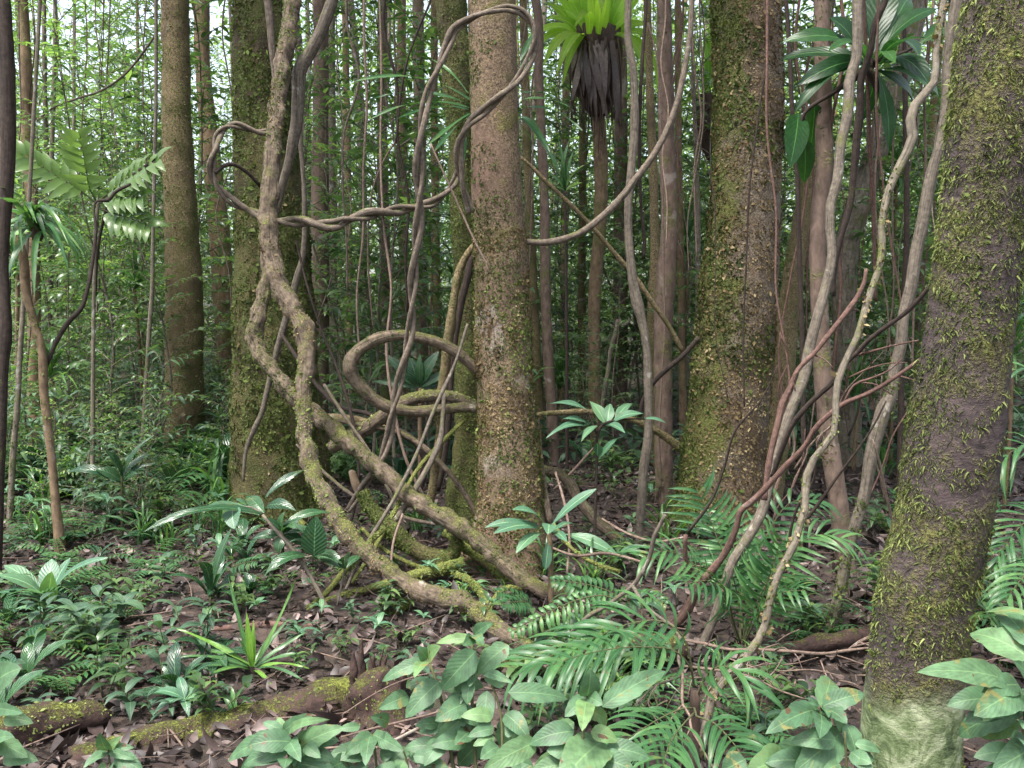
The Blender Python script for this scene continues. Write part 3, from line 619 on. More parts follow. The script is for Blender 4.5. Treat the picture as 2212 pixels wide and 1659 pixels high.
for k, (tx, ty, w, dy, arch) in enumerate([(1262, -70, 34, -.1, .05), (1290, -90, 36, .1, .03), (1312, -60, 34, -.2, .05), (1232, -40, 32, .1, .08), (1345, -50, 34, .1, .08), (1215, 20, 28, -.2, .15), (1180, 40, 26, 0, .2),
        (1150, 78, 24, -.2, .22), (1170, 150, 22, -.4, .25), (1200, 170, 20, -.5, .25), (1380, 20, 28, -.1, .15), (1410, 60, 26, 0, .2), (1432, 110, 24, -.1, .22), (1400, 165, 22, -.3, .25), (1275, -80, 30, .5, .06), (1325, -70, 30, .5, .08),
        (1240, 60, 22, -.8, .3), (1300, 30, 22, -.9, .35), (1205, 95, 22, .4, .2), (1385, 90, 22, .4, .2), (1160, 115, 20, .2, .25), (1420, 190, 20, .1, .3), (1250, -95, 30, 0, .04), (1302, -95, 30, -.1, .03), (1335, -85, 30, .2, .05), (1220, -20, 30, 0, .1), (1360, -20, 30, 0, .1), (1195, -15, 26, .1, .12), (1395, -20, 26, .1, .12), (1170, 5, 24, .2, .16), (1270, -60, 30, -.4, .1), (1310, -50, 30, -.4, .1), (1145, 130, 20, -.1, .3), (1215, 185, 18, -.3, .28)]):
    m1 = MB(); b = P(1288 + (tx - 1288) * .33, 74, 9.85 + dy * .3)
    t = P(tx, ty, 9.85 + dy)
    blade(m1, b, t, PW(w * 1.05, 60, 9.85), np.array([0, -.9, .7]), arch, 'strap', 12, 4, .25, .35 + .5 * gg.random(), 0, .03, .0)
    m1.build('frond', LM['nest'], nf)
for k in range(12):
    x = 1235 + 108 * gg.random(); m1 = MB(); blade(m1, P(x, 88, 9.65), P(x + gg.normal() * 22, gg.uniform(150, 290), 9.6 + .1 * gg.random()), PW(gg.uniform(9, 18), 60, 9.85), (.3 * gg.normal(), -1, .2), .06, 'strap', 10, 4, .3, gg.uniform(.3, .75), 0, .05); m1.build('dead_frond', LM['litter'], nf)
# second, smaller nest behind
nf2 = empty('bird_nest_fern', P(1545, 215, 11.0), 'small bird nest fern with dark root ball peeping from behind the thick crusty trunk', 'fern')
mbx = MB(); Tube(path('1525,205,50 1527,225,58 1530,270,54 1533,320,34 1534,345,14', 11.0), 20, .03, .14, 7, 3, .1, 7).mesh(mbx); mbx.build('root_ball', BM['fibre'], nf2)
for k, (tx, ty) in enumerate([(1470, 215), (1485, 160), (1500, 110), (1530, 70), (1560, 90), (1580, 150), (1460, 250), (1600, 220), (1515, 60)]):
    m1 = MB(); blade(m1, P(1527, 205, 10.95), P(tx, ty, 10.7 + .1 * (k % 5)), PW(20, 200, 11), (0, -.3, 1), .14, 'strap', 10, 4, .25, .4 + .4 * gg.random()); m1.build('frond', LM['nest'], nf2)

# ================================================================== LIANAS
liana('liana', 'thickest mossy liana, sweeping down before the fluted trunk to the ground', path('640,-60,32.0 632,0,32.0 622,70,32.8 610,150,35.2 598,240,36.0 590,330,36.8 581,420,36.8 580,500,38.4 590,570,38.4 612,630,40.0 640,680,40.0 658,712,43.2 664,750,40.0 657,830,33.6 655,900,33.6 663,970,35.2 680,1030,36.8 707,1085,38.4 752,1152,38.4 800,1203,37.6 850,1238,36.8 895,1266,37.6 940,1287,38.4 985,1297,40.0 1025,1317,43.2 1060,1345,41.6 1100,1376,40.0 1150,1402,36.8', 5.95, 4.1, [0, .02, .12, .16, .02, -.12]), BM['liana'], sides=28, step=.016, bump=.24, bf=20, maxn=600,
      mosses=[dict(N=9000, mat=mo, size=(.007, .018), cut=.25, seed=30, up=.35), dict(N=6000, mat=mbw, size=(.006, .016), cut=.1, seed=31)])
LANDMARKS.append(('the thickest liana', 850, 4.8))
liana('liana', 'long mossy liana sloping straight from the thickest liana to the central trunk foot', path('566,470,19.2 574,530,22.4 577,590,25.6 570,640,29.6 556,690,33.6 548,722,35.2 562,762,33.6 590,800,32.0 618,838,33.6 650,872,35.2 700,912,35.2 760,962,36.8 838,1028,36.8 900,1085,37.6 978,1130,38.4 1040,1175,36.8 1100,1228,36.8 1160,1270,36.8 1232,1290,32.0', 5.85, 4.75, [0, -.05, -.05, 0]), BM['liana'], sides=26, step=.016, bump=.24, bf=20, maxn=500,
      mosses=[dict(N=6500, mat=mo, size=(.006, .015), cut=.05, seed=32, up=.4), dict(N=1200, mat=mbr, size=(.006, .014), cut=.7, seed=33, up=.5)])
liana('liana', 'pale smooth liana joining the thickest one high up from the top edge', path('740,-70,22 722,-10,24 704,40,26 688,78,26 664,122,28 648,150,30 645,200,28 642,250,26 634,300,24 624,350,20 611,395,18 600,440,16 592,480,12', 5.85, 5.9), BM['pale'], bump=.07)
liana('liana', 'forked thin vine pressed against the moss of the fluted trunk', path('645,215,7 648,260,9 650,317,10 654,367,10 658,450,11 657,520,11 653,560,12 640,605,15 632,640,15 620,680,14 608,722,14 596,765,13 588,800,13 576,850,13 566,890,12 548,930,11 534,965,9 525,1040,6', 6.35, 6.45), BM['pale'], bump=.1)
liana('liana', 'dark thin vine running from the forked vine behind the thickest liana', path('608,722,8 625,748,9 650,785,9 690,838,10 720,868,10 750,884,9 790,892,9 820,905,8', 6.3, 5.9), BM['dark'])
liana('liana', 'small brown vine hanging down the face of the fluted trunk', path('572,-50,18 578,0,17 584,60,16 588,110,14 591,150,11 594,200,8', 6.3, 6.3), BM['vine'])
lv, _ = liana('liana', 'bent loop of twisted vine curling out from the fluted trunk to the central trunk', path('585,284,17 560,285,17 535,278,17 508,270,17 484,277,18 469,297,18 465,322,18 459,347,19 458,372,19 466,397,19 486,422,20 512,442,21 545,456,22 580,472,22 620,479,23 660,480,25 690,484,27 716,486,28 750,476,26 790,466,25 830,458,25 870,452,25 905,446,23 935,438,21 960,420,19 980,395,17 990,360,14', 5.75, 5.95, [0, -.2, -.1, -.25, 0, .1]), BM['vine'], twist=2, turns=2.4, bump=.16)
LANDMARKS.append(('the twisted vine loop', 470, 5.7))
liana('vine_twig', 'dark offshoot curving from the twisted vine loop', path('466,374,9 480,360,9 500,354,9 520,362,8 540,378,8 562,402,7', 5.6, 5.8), BM['dark'], 'twig')
liana('liana', 'tall slim loop of two twisted strands circling over the central trunk', path('1018,460,17 1005,420,19 995,380,20 990,335,21 995,300,21 1012,270,22 1048,238,22 1085,205,22 1118,172,21 1143,130,21 1157,88,20 1150,52,20 1130,28,19 1100,18,18 1065,22,18 1030,34,20 1003,48,21 985,62,22 968,95,22 950,140,23 930,185,22 916,240,23 909,290,24 905,350,25 906,410,25 905,470,24 899,530,24 893,600,23 890,660,22 886,715,22 876,765,22 861,830,21 848,890,21 838,950,20 822,995,20 800,1030,20 775,1068,18 752,1104,16', 5.25, 5.35, [0, -.25, -.35, -.35, -.2, -.1, 0]), BM['vine'], twist=2, turns=1.5, bump=.14)
LANDMARKS.append(('the tall vine loop', 890, 5.2))
liana('vine_twig', 'thin straight aerial root crossing the central trunk from the tall vine loop', path('930,310,4 950,355,4 975,410,4 1000,465,4 1025,520,4 1050,570,4 1058,592,3', 5.1, 5.05), BM['twig'], 'twig')
liana('liana', 'grey vine sweeping up in a wide curve right of the central trunk', path('1115,520,13 1135,522,14 1170,524,14 1200,521,15 1232,512,15 1262,498,15 1292,475,15 1322,448,15 1348,420,15 1372,388,15 1400,352,15 1422,318,14 1444,274,14 1462,225,13 1474,175,13 1484,120,12 1491,70,12 1495,0,12 1499,-70,12', 5.4, 5.3), BM['vine'], bump=.06)
LANDMARKS.append(('the sweeping grey vine', 1300, 5.3))
liana('liana', 'stout brown liana making a low oval loop beside the central trunk', path('1040,805,24 1012,782,24 985,760,24 950,742,24 915,731,24 870,724,24 830,728,25 795,742,27 770,760,29 756,785,30 762,812,29 780,838,28 808,862,27 840,880,26 880,888,25 925,888,24 965,884,22 1005,880,22 1035,884,20', 5.45, 5.5, [0, -.1, -.2, -.1, 0]), BM['liana'], sides=16, bump=.1,
      mosses=[dict(N=1500, mat=mo, size=(.006, .014), cut=.3, seed=34, up=.5)])
LANDMARKS.append(('the low oval liana loop', 850, 5.4))
liana('liana', 'liana bright with yellow green moss on its back, bent beside the low oval loop', path('715,968,26 740,952,28 765,938,30 800,920,30 835,893,29 865,872,28 900,860,27 940,854,26 975,857,25 1005,866,23 1040,885,22', 5.85, 5.5, [0, .02, 0]), BM['liana'], sides=16, bump=.1,
      mosses=[dict(N=5000, mat=mbr, size=(.007, .016), cut=.5, seed=35, up=1.0)])
liana('liana', 'upright mossy vine running down left of the half hidden mossy trunk', path('1036,520,14 1010,548,15 994,580,17 986,610,18 980,650,20 973,700,21 965,760,22 958,820,22 953,880,22 949,950,20 940,1010,19 934,1060,17 928,1095,15', 5.6, 5.75), BM['olive'], bump=.15, mosses=[dict(N=1200, mat=mo, size=(.007, .015), cut=.2, seed=36)])
liana('liana', 'dark straight vine close behind the upright mossy vine', path('1045,520,14 1020,560,16 1008,610,16 1000,640,16 990,690,15 980,760,14 973,840,13 968,920,13 958,1000,13 945,1060,12', 5.95, 6.0), BM['dark'])
liana('liana', 'pale bare stick leaning down to the dark mossy root', path('960,850,9 956,900,10 950,955,12 937,985,12 911,1033,13 888,1070,13 867,1106,13 845,1132,14 828,1150,13', 5.4, 5.1), BM['pale'])
liana('root', 'dark hanging root thickly furred with moss, ending near the central trunk foot', path('782,1060,26 800,1098,32 822,1124,34 848,1146,35 885,1180,36 920,1198,35 955,1205,33 975,1200,30 985,1178,24 990,1150,18', 5.15, 5.05), BM['mossy'], 'root', sides=18, bump=.14, mosses=[dict(N=4500, mat=mo, size=(.007, .017), cut=-.1, seed=37, up=.4)])
liana('root', 'mossy surface root sliding down behind the long mossy liana', path('960,1150,18 995,1172,26 1030,1195,30 1065,1225,30 1100,1255,28 1135,1285,24 1175,1310,18', 5.2, 4.9), BM['root'], 'root', sides=14, bump=.14, mosses=[dict(N=2500, mat=mo, size=(.007, .016), cut=-.1, seed=38, up=.4)])
for lab, s, Y0, Y1, sd in [
    ('yellow green mossy root running out over the litter below the thickest liana', '960,1225,24 915,1238,22 870,1252,20 815,1268,20 760,1285,20 700,1302,20 650,1324,22 610,1334,20 565,1334,18 528,1332,12', 4.95, 4.55, 40),
    ('thin mossy root slanting toward the spiky bright rosette', '760,1215,12 740,1238,13 715,1270,13 680,1305,13 640,1340,12 605,1366,10 570,1392,7', 4.75, 4.4, 41),
    ('bright moss root bending down from the central trunk foot', '980,1240,16 1010,1252,17 1035,1275,17 1050,1300,16 1070,1330,12', 4.9, 4.55, 42),
    ('short mossy root knuckle beneath the dark hanging root', '1000,1215,22 960,1228,22 920,1245,20 890,1262,14', 5.0, 4.9, 43),
    ('arched little root hooping over beside the fern frond', '1125,1275,10 1105,1268,11 1085,1275,11 1070,1292,11 1060,1315,10 1052,1340,8', 4.6, 4.5, 44),
    ('mossy root stump poking from the litter under the thickest liana', '880,1300,22 855,1318,26 835,1342,28 815,1375,24 800,1400,18', 4.5, 4.35, 45),
    ('slanting mossy rootlet beside the glossy leafed plant', '830,1142,12 805,1165,12 780,1192,12 755,1222,12 735,1245,11', 4.95, 4.75, 46),
    ('green mossy side root of the fluted trunk', '640,1130,26 670,1150,22 700,1165,18 740,1190,12', 6.5, 6.1, 47)]:
    liana('root', lab, path(s, Y0, Y1), BM['root'], 'root', 'mossy roots on the forest floor', sides=12, bump=.16, mosses=[dict(N=2200, mat=mbr if sd % 2 == 0 else mo, size=(.006, .015), cut=-.1, seed=sd, up=.5)])
liana('liana', 'brown root arching out from the right of the central trunk foot', path('1160,1010,16 1175,1016,22 1204,1022,24 1230,1042,25 1244,1073,24 1270,1106,24 1304,1139,24 1337,1169,24 1370,1196,22', 5.9, 5.6), BM['liana'], sides=14, bump=.15, mosses=[dict(N=900, mat=mo, size=(.007, .015), cut=.3, seed=48, up=.4)])
liana('liana', 'slim upright root hugging the right edge of the central trunk', path('1160,900,10 1166,980,14 1172,1040,16 1180,1090,18 1188,1130,16', 5.5, 5.35), BM['liana'])
liana('branch', 'level mossy bough behind the whorled seedling right of the central trunk', path('1150,897,9 1185,893,11 1220,891,12 1262,889,12 1304,894,13 1340,900,13 1370,908,14 1405,924,16 1437,943,17 1474,970,18 1510,990,16', 6.6, 6.7), BM['olive'], 'branch', sides=12, mosses=[dict(N=1200, mat=mo, size=(.008, .016), cut=.0, seed=49, up=.4)])
liana('branch', 'long straight stick slanting down from the central trunk behind the knotty stem', path('1122,338,7 1150,362,8 1170,383,9 1217,427,9 1270,480,10 1330,550,10 1370,596,11 1404,646,11 1444,703,11 1475,760,10', 6.1, 6.3), BM['olive'], 'branch')
liana('branch', 'dark stick rising from the mossy bough towards the thick crusty trunk', path('1510,728,11 1490,752,11 1470,773,11 1437,800,11 1407,833,10 1390,862,9 1382,900,8', 6.2, 6.3), BM['dark'], 'branch')
liana('branch', 'bleached dead stem leaning below the bird nest fern tree', path('1362,690,7 1345,703,8 1337,690,8 1330,715,9 1320,753,9 1313,803,9 1304,850,9 1298,900,8', 9, 9), BM['grey'], 'branch')
liana('branch', 'thin fallen stick propped by the slim reddish trunk', path('1290,960,5 1262,990,6 1240,1015,6 1215,1040,6 1196,1058,6', 7.2, 7.2), BM['twig'], 'branch')
liana('liana', 'thin black liana dangling left of the knotty stem', path('1392,-60,8 1395,0,8 1388,120,8 1382,240,8 1382,360,7 1385,450,7 1392,520,8 1390,560,8', 5.9, 6.0), BM['dark'])
liana('liana', 'wiry pale tendril hanging before the straight rusty trunk', path('1400,50,4 1418,120,4 1424,190,4 1430,350,4 1434,600,4 1436,700,4 1428,850,4 1424,960,4 1430,1040,3', 6.6, 6.8), BM['twig'])
liana('liana', 'dark slender vine hanging among leaves left of the tall vine loop', path('938,-50,5 930,0,5 905,60,5 880,130,5 868,190,5 860,260,4 855,310,4', 5.9, 6.0), BM['dark'])
liana('liana', 'pale hanging vine below the leaves between the fluted trunk and the tall vine loop', path('858,300,4 830,345,4 808,400,4 797,470,4 795,560,4 800,640,4 806,710,3', 6.2, 6.4), BM['twig'])
liana('liana', 'brown bowed root curving behind the long mossy liana', path('845,925,16 880,942,17 905,962,18 920,990,19 915,1025,18 905,1060,16 898,1090,14', 5.9, 5.8), BM['dark'], sides=12)
liana('liana', 'knobbed dark root crossing behind the low oval loop', path('690,905,16 720,902,17 760,905,17 800,915,16 840,930,14', 5.9, 5.9), BM['olive'], sides=12)
liana('liana', 'mossy prop root leaning in the shade behind the pale bare stick', path('760,1020,16 770,1050,18 785,1080,18', 5.6, 5.4), BM['brown'])

# ---- dead branch system in front of the thick crusty trunk
db = empty('fallen_branch', P(1470, 1340, 3.9), 'reddish forked dead branch propped upright, its bare dark boughs reaching the near shaggy trunk', 'dead branch')
def bough(name, parent, specs, mat, sides=10, bump=.13):
    for s, a, b in specs:
        m1 = MB(); Tube(path(s, a, b), sides, .025, bump, 16, 5).mesh(m1)
        m1.build(name, mat, parent)
bough('limb', db, [('1450,1352,20 1475,1330,20 1495,1299,19 1508,1266,18 1535,1236,17 1565,1196,15 1591,1139,13 1601,1103,13 1625,1083,13 1671,1036,13 1691,1013,13 1741,960,12 1761,926,12 1791,896,12 1821,873,12 1875,850,10 1941,810,9 1995,770,7', 3.95, 3.4), ('1508,1266,15 1495,1240,12 1481,1206,11 1480,1180,10 1481,1156,9', 3.93, 3.85)], BM['deadred'])
bough('limb', db, [('1650,1080,14 1658,1020,14 1671,953,15 1681,913,15 1691,870,14 1708,836,14 1721,803,13 1761,760,11 1788,726,11 1808,700,11 1835,666,11 1855,636,10 1868,606,9 1871,580,7', 4.05, 4.1)], BM['deadred'])
bough('limb', db, [('1668,1030,9 1690,970,10 1715,913,11 1758,863,11 1795,830,11 1828,783,11 1848,766,10 1875,736,10 1908,710,10 1951,680,10 1991,640,9 2015,610,8', 4.0, 3.5)], BM['dark'])
bough('twig', db, [('1821,873,6 1850,828,6 1880,818,5 1920,800,4 1948,775,3', 3.6, 3.5), ('1840,770,6 1890,757,5 1940,744,4 1985,735,3', 3.75, 3.5), ('1835,815,4 1880,795,4 1920,785,3 1960,783,2', 3.7, 3.5), ('1851,826,3 1890,830,3 1930,855,2', 3.6, 3.6), ('1758,767,4 1780,775,3 1800,795,2', 4.1, 4.0), ('1941,812,4 1970,820,3 1985,826,2', 3.5, 3.4), ('1725,800,5 1715,812,4 1718,845,3', 4.05, 4.05), ('1690,1013,4 1680,1050,3 1668,1080,2', 3.9, 3.9), ('1835,668,4 1855,670,3', 4.1, 4.1), ('1800,715,4 1815,712,3', 4.1, 4.1)], BM['deadred'], 6)
db2 = empty('fallen_branch', P(1467, 1433, 3.2), 'thin pale zigzag dead branch hung with twigs, standing in the palm fronds', 'dead branch')
bough('limb', db2, [('1437,1112,9 1425,1135,9 1414,1156,10 1408,1185,10 1400,1213,10 1382,1245,10 1367,1266,10 1335,1290,9 1304,1313,9 1275,1328,9 1254,1346,8 1214,1386,7', 3.6, 3.8), ('1367,1266,8 1387,1299,8 1405,1318,7 1424,1333,7 1455,1355,7 1470,1380,7 1467,1433,7 1475,1452,6 1445,1470,6 1420,1479,5 1395,1500,4 1380,1520,3', 3.6, 2.9)], BM['pale'])
bough('twig', db2, [('1475,1455,6 1474,1490,6 1476,1525,6 1490,1545,6 1492,1570,6 1508,1600,5 1530,1640,5 1545,1665,4', 2.9, 2.5), ('1476,1520,4 1455,1545,3 1440,1575,2 1432,1610,2', 2.8, 2.7), ('1492,1570,3 1480,1600,3 1470,1660,2', 2.7, 2.6), ('1420,1479,3 1400,1515,3 1420,1560,3 1450,1600,2', 2.9, 2.8), ('1395,1500,3 1370,1525,2', 2.9, 2.9)], BM['twig'], 6)
db3 = empty('fallen_branch', P(1700, 1410, 3.4), 'tangle of bare pale twigs lying over the dark hollow before the near shaggy trunk', 'dead branch')
bough('limb', db3, [('1475,1382,6 1520,1390,7 1570,1402,7 1640,1403,7 1720,1408,7 1780,1412,7 1830,1405,6 1890,1398,4', 3.5, 3.2), ('1470,1438,6 1530,1445,6 1580,1452,6 1630,1465,5 1680,1490,4 1740,1510,3', 3.2, 3.1), ('1830,1408,7 1860,1385,7 1890,1372,6 1925,1365,5', 3.3, 3.2)], BM['twig'])
tw = []
for k in range(30):
    x = 1490 + 390 * gg.random(); y = 1385 + 90 * gg.random(); Y = 3.5 - .55 * gg.random(); ln = gg.uniform(-30, 95); sx = gg.normal() * 75 + 20
    tw.append((f'{x},{y},4 {x + sx * .5 + gg.normal() * 9},{y + ln * .4 + gg.normal() * 9},3.2 {x + sx},{y + ln},2', Y, Y - .1))
bough('twig', db3, tw, BM['twig'], 5)
rv = [('1525,1560,10 1530,1620,11 1548,1580,10 1580,1530,10', 2.9, 2.9), ]
liana('liana', 'wiry rust red vine curling up from the dark hollow', path('1780,1640,4 1800,1590,7 1796,1545,8 1806,1500,9 1820,1482,8 1812,1486,8 1795,1540,7 1785,1570,6 1778,1535,6 1768,1528,5', 2.75, 2.8), BM['deadred'])
liana('branch', 'dead brown cane leaning on the near shaggy trunk', path('1978,1440,8 1972,1480,8 1968,1530,8 1964,1560,6', 2.6, 2.6), BM['twig'], 'branch')
liana('branch', 'long thin bare twig lying across the bottom among the downy leaves', path('733,1660,5 790,1625,6 850,1600,7 890,1580,7 940,1555,6 990,1530,7 1040,1515,6', 2.35, 2.6), BM['twig'], 'branch')
liana('branch', 'second bare twig above it sprouting finer twigs', path('737,1592,4 800,1575,5 870,1558,5 940,1540,5 1000,1520,5', 2.5, 2.7), BM['twig'], 'branch')
liana('branch', 'hair thin dry stalk curving over the rotten stump', path('738,1545,2 790,1510,3 850,1478,3 910,1458,3 980,1450,3', 3.0, 3.3), BM['twig'], 'branch')

HANG = []
# ---- fine hanging stems between the trunks
VW = ['thin brown hanging vine', 'wiry dark hanging vine', 'pale hanging vine', 'slack reddish hanging vine']
for q, (x0, x1, Ya, Yb, n) in enumerate([(1650, 2060, 4.6, 8.5, 20), (1420, 1520, 6, 9.5, 7), (730, 1000, 6, 9.5, 7), (1130, 1190, 6.5, 9.5, 3), (20, 500, 7.5, 10.5, 9)]):
    for k in range(n):
        x = gg.uniform(x0, x1); Y = gg.uniform(Ya, Yb); m = gg.integers(0, 4); w = gg.uniform(3, 7.5) * 6 / Y; dx = gg.normal() * 45; ye = gg.uniform(500, 980)
        ys = np.linspace(-60, ye, 7); xs = x + dx * np.linspace(0, 1, 7) ** 1.5 + np.r_[0, gg.normal(size=5) * 11, 0]
        s = ' '.join(f'{xx:.1f},{yy:.1f},{w * (1 - .35 * i / 6):.2f}' for i, (xx, yy) in enumerate(zip(xs, ys)))
        o, _ = liana('hanging_vine', None, path(s, Y, Y + gg.normal() * .3), BM[['vine', 'dark', 'twig', 'deadred'][m]], 'vine', 'fine vines hanging between the trunks', sides=6, step=.06, bump=.1)
        HANG.append((o, VW[m], P(xs[3], 500, Y)))

# ---- thin lianas crossing round the foot of the central trunk
for q, (s, Y0, Y1, m) in enumerate([
    ('700,830,7 745,900,8 800,980,8 850,1080,9 880,1160,8 900,1230,7', 5.7, 5.2, 'vine'), ('1010,700,6 985,780,7 940,880,8 900,980,8 850,1080,8 790,1180,8 740,1290,7', 5.35, 4.8, 'pale'),
    ('720,905,10 790,920,11 850,930,11 900,955,12 960,1010,13 1000,1060,12 1040,1130,10', 5.8, 5.55, 'liana'), ('640,520,5 662,610,5 690,700,5 730,800,6 760,900,7 775,1000,7 765,1100,7 740,1180,6', 6.0, 5.5, 'dark'),
    ('818,-60,4 824,160,5 822,340,5 830,500,5 845,620,6 835,760,6 850,880,7 880,1000,7 930,1100,7', 6.1, 5.6, 'twig'), ('1010,900,8 960,950,9 905,1010,9 860,1090,9 800,1200,9 760,1260,8', 5.5, 4.9, 'root'),
    ('640,960,6 700,1020,7 770,1075,8 850,1110,8 930,1130,8 1000,1130,7', 5.9, 5.5, 'vine'), ('870,1110,5 850,1170,5 845,1240,5 850,1310,4', 5.0, 4.7, 'twig'), ('1200,1020,5 1220,1090,6 1230,1160,6 1225,1240,5', 5.4, 5.0, 'twig'),
    ('1195,1130,8 1230,1180,9 1280,1215,9 1340,1235,8', 5.1, 4.8, 'root'), ('780,1140,9 820,1180,10 880,1215,11 940,1235,12 1000,1245,12', 5.1, 5.0, 'root'), ('700,1100,7 740,1150,8 790,1190,8 850,1220,9', 5.3, 5.0, 'root'),
    ('1300,1120,5 1350,1150,6 1420,1170,6 1480,1160,5', 5.2, 5.0, 'twig'), ('1185,1180,6 1240,1200,7 1310,1195,7 1390,1215,6', 4.9, 4.7, 'twig')]):
    o, tb = liana('liana', None, path(s, Y0, Y1), BM[m], 'liana', 'thin lianas crossing at the central trunk foot', sides=8, step=.03, bump=.16)
    if m == 'root': moss_part(tb, 900, o, mbr, (.005, .013), .1, 7, 80 + q, .5)
    HANG.append((o, {'vine': 'thin brown crossing liana', 'pale': 'pale crossing liana', 'liana': 'stout low crossing liana', 'dark': 'dark crossing liana', 'twig': 'twig thin crossing liana', 'root': 'mossy crossing root'}[m], P(*[float(v) for v in s.split()[3].split(',')[:2]], (Y0 + Y1) / 2)))
# more bare dead sticks leaning between the thick crusty and the near shaggy trunks
for k in range(16):
    x = gg.uniform(1640, 1980); y0 = gg.uniform(620, 950); Y = gg.uniform(3.6, 6.5); dx = gg.uniform(-220, 60); L = gg.uniform(200, 420); w = gg.uniform(3, 7) * 4.5 / Y
    s = ' '.join(f'{x + dx * t + gg.normal() * 9:.0f},{y0 + L * t:.0f},{w * (.5 + .6 * t):.1f}' for t in np.linspace(0, 1, 6))
    o, tb = liana('branch', None, path(s, Y, Y + .2), BM[['twig', 'deadred', 'dark'][k % 3]], 'branch', 'bare sticks leaning by the thick crusty trunk', sides=6, step=.04, bump=.14)
    HANG.append((o, ['dry leaning twig', 'reddish leaning stick', 'dark leaning stick'][k % 3], P(x + dx / 2, y0 + L / 2, Y)))

# ---- logs and stump
def log(label, s, Y0, Y1, mat, n, sd, moss=None, bump=.26, flute=.08):
    o, tb = liana('fallen_log', label, path(s, Y0, Y1), mat, 'log', None, 26, .025, bump, maxn=240, bf=9)
    if n: moss_part(tb, n, o, moss or LM['moss_bright'], (.006, .015), .1, 6, sd, .7, .5)
    return o
log('dark rotting log with yellow moss on its back, lying across the front', '150,1662,70 270,1636,88 360,1612,98 460,1592,104 560,1572,104 640,1550,102 720,1520,96 790,1492,80 840,1470,52', 3.05, 3.5, BM['rot'], 2500, 60)
log('crumbling reddish log end half buried at the bottom left corner', '-60,1588,80 20,1578,92 90,1564,88 150,1552,78 205,1547,58 238,1550,26', 3.1, 3.3, BM['rot'], 900, 61)
sto = log('broken rotten stump, red brown and jagged, beside the downy leaved shrub', '806,1452,60 812,1470,104 816,1500,132 818,1560,146 820,1640,160', 3.35, 3.2, BM['rot'], 900, 62, None, .38, .1)
for k in range(13):
    x = 765 + 100 * gg.random(); y = 1462 + 22 * gg.random(); h = gg.uniform(25, 95) * (1.2 - abs(x - 800) / 90); w = gg.uniform(10, 26)
    m1 = MB(); Tube(path(f'{x + gg.normal() * 8},{y - h},2 {x + gg.normal() * 4},{y - h * .5},{w * .6} {x},{y + 35},{w}', 3.32 + .1 * gg.random()), 7, .012, .35, 30, k).mesh(m1); m1.build('splinter', BM['rot'], sto)
log('reddish rotten log lying under the palm fronds', '990,1452,40 1080,1440,54 1180,1432,60 1290,1424,66 1400,1410,66 1480,1400,50', 3.7, 3.85, BM['rot'], 2500, 63)
log('dark slab of rotting wood behind the tangle of bare twigs', '1640,1415,16 1720,1398,34 1790,1385,40 1860,1375,36 1905,1370,20', 3.9, 4.1, BM['rot'], 0, 64, LM['moss'])
log('purplish thin fallen stick lying in the litter behind the spiky rosette', '400,1362,8 470,1358,12 540,1352,16 620,1350,16 700,1356,14 760,1362,10', 4.3, 4.3, BM['deadred'], 0, 65)
HAZE = 0

# ================================================================== PLANTS STANDING NEAR
UPC = np.array([0, -0.5, 1.0])
def leaves_of(root, rows, Y, mat, shape='lance', each=True, name='leaf', arch=.12, up=UPC, cols=4, nrow=9, wave=.02, fold=.16, ragged=.0, wk=1.0):
    for r in rows:
        bx, by, tx, ty, w = r[:5]; dY = r[5] if len(r) > 5 else gg.uniform(-.08, .08); a = r[6] if len(r) > 6 else arch
        b = P(bx, by, Y); t = P(tx, ty, Y + dY)
        if each is True: m1 = MB()
        else: m1 = each
        blade(m1, b, t, PW(w * wk, by, Y), up + .15 * gg.normal(size=3), a, shape, nrow, cols, fold, float(np.clip(.5 + .2 * gg.normal(), 0, 1)), 0, wave, 0, ragged)
        if each is True: m1.build(name, mat, root)

def stem_of(root, specs, mat=None, name='stem', sides=7):
    for s, a, b in specs:
        m1 = MB(); Tube(path(s, a, b), sides, .03, .05).mesh(m1); m1.build(name, mat or BM['stem'], root)

def foot(x, Y):
    """where a plant at screen column x and distance Y meets the soil"""
    q = P(x, 900, Y); return np.array([q[0], Y, float(gz(q[0], Y))])
def ystem(x, Y):
    return proj(foot(x, Y))[1]

p = empty('broad_leaf_plant', foot(710, 4.5), 'glossy large leaved plant leaning across the litter, one leaf shining dark', 'plant')
stem_of(p, [('567,1112,7 600,1150,8 647,1206,9 680,1262,9 712,1325,10', 4.5, 4.45), ('566,1110,5 540,1095,4 505,1100,3', 4.5, 4.5), ('745,1228,5 738,1262,5 728,1310,5', 4.55, 4.5), ('647,1206,5 665,1203,5 678,1199,4', 4.47, 4.45)], BM['grey'])
leaves_of(p, [(567, 1110, 310, 1149, 28, -.25, .14), (500, 1141, 460, 1263, 28, -.05, .05), (573, 1075, 663, 1013, 22, .1, .1), (570, 1100, 640, 1104, 34, -.1, .18), (610, 1135, 715, 1108, 24, .1, .15), (570, 1108, 532, 1072, 30, .15, .1), (668, 1203, 573, 1240, 36, -.15, .2), (683, 1203, 738, 1218, 32, -.1, .2), (745, 1228, 680, 1201, 36, .05, .15), (745, 1228, 785, 1199, 26, .1, .1), (747, 1230, 752, 1196, 30, -.15, .1), (560, 1112, 430, 1112, 26, .15, .18)], 4.5, LM['gloss'], 'lance')
leaves_of(p, [(678, 1201, 683, 1114, 58, -.02, .04)], 4.4, LM['gloss'], 'broad', up=np.array([0, -1, .25]), wave=.005)
leaves_of(p, [(503, 1098, 506, 1143, 42, -.1, .1)], 4.45, LM['rosette'], 'broad', up=np.array([0, -1, .3]))
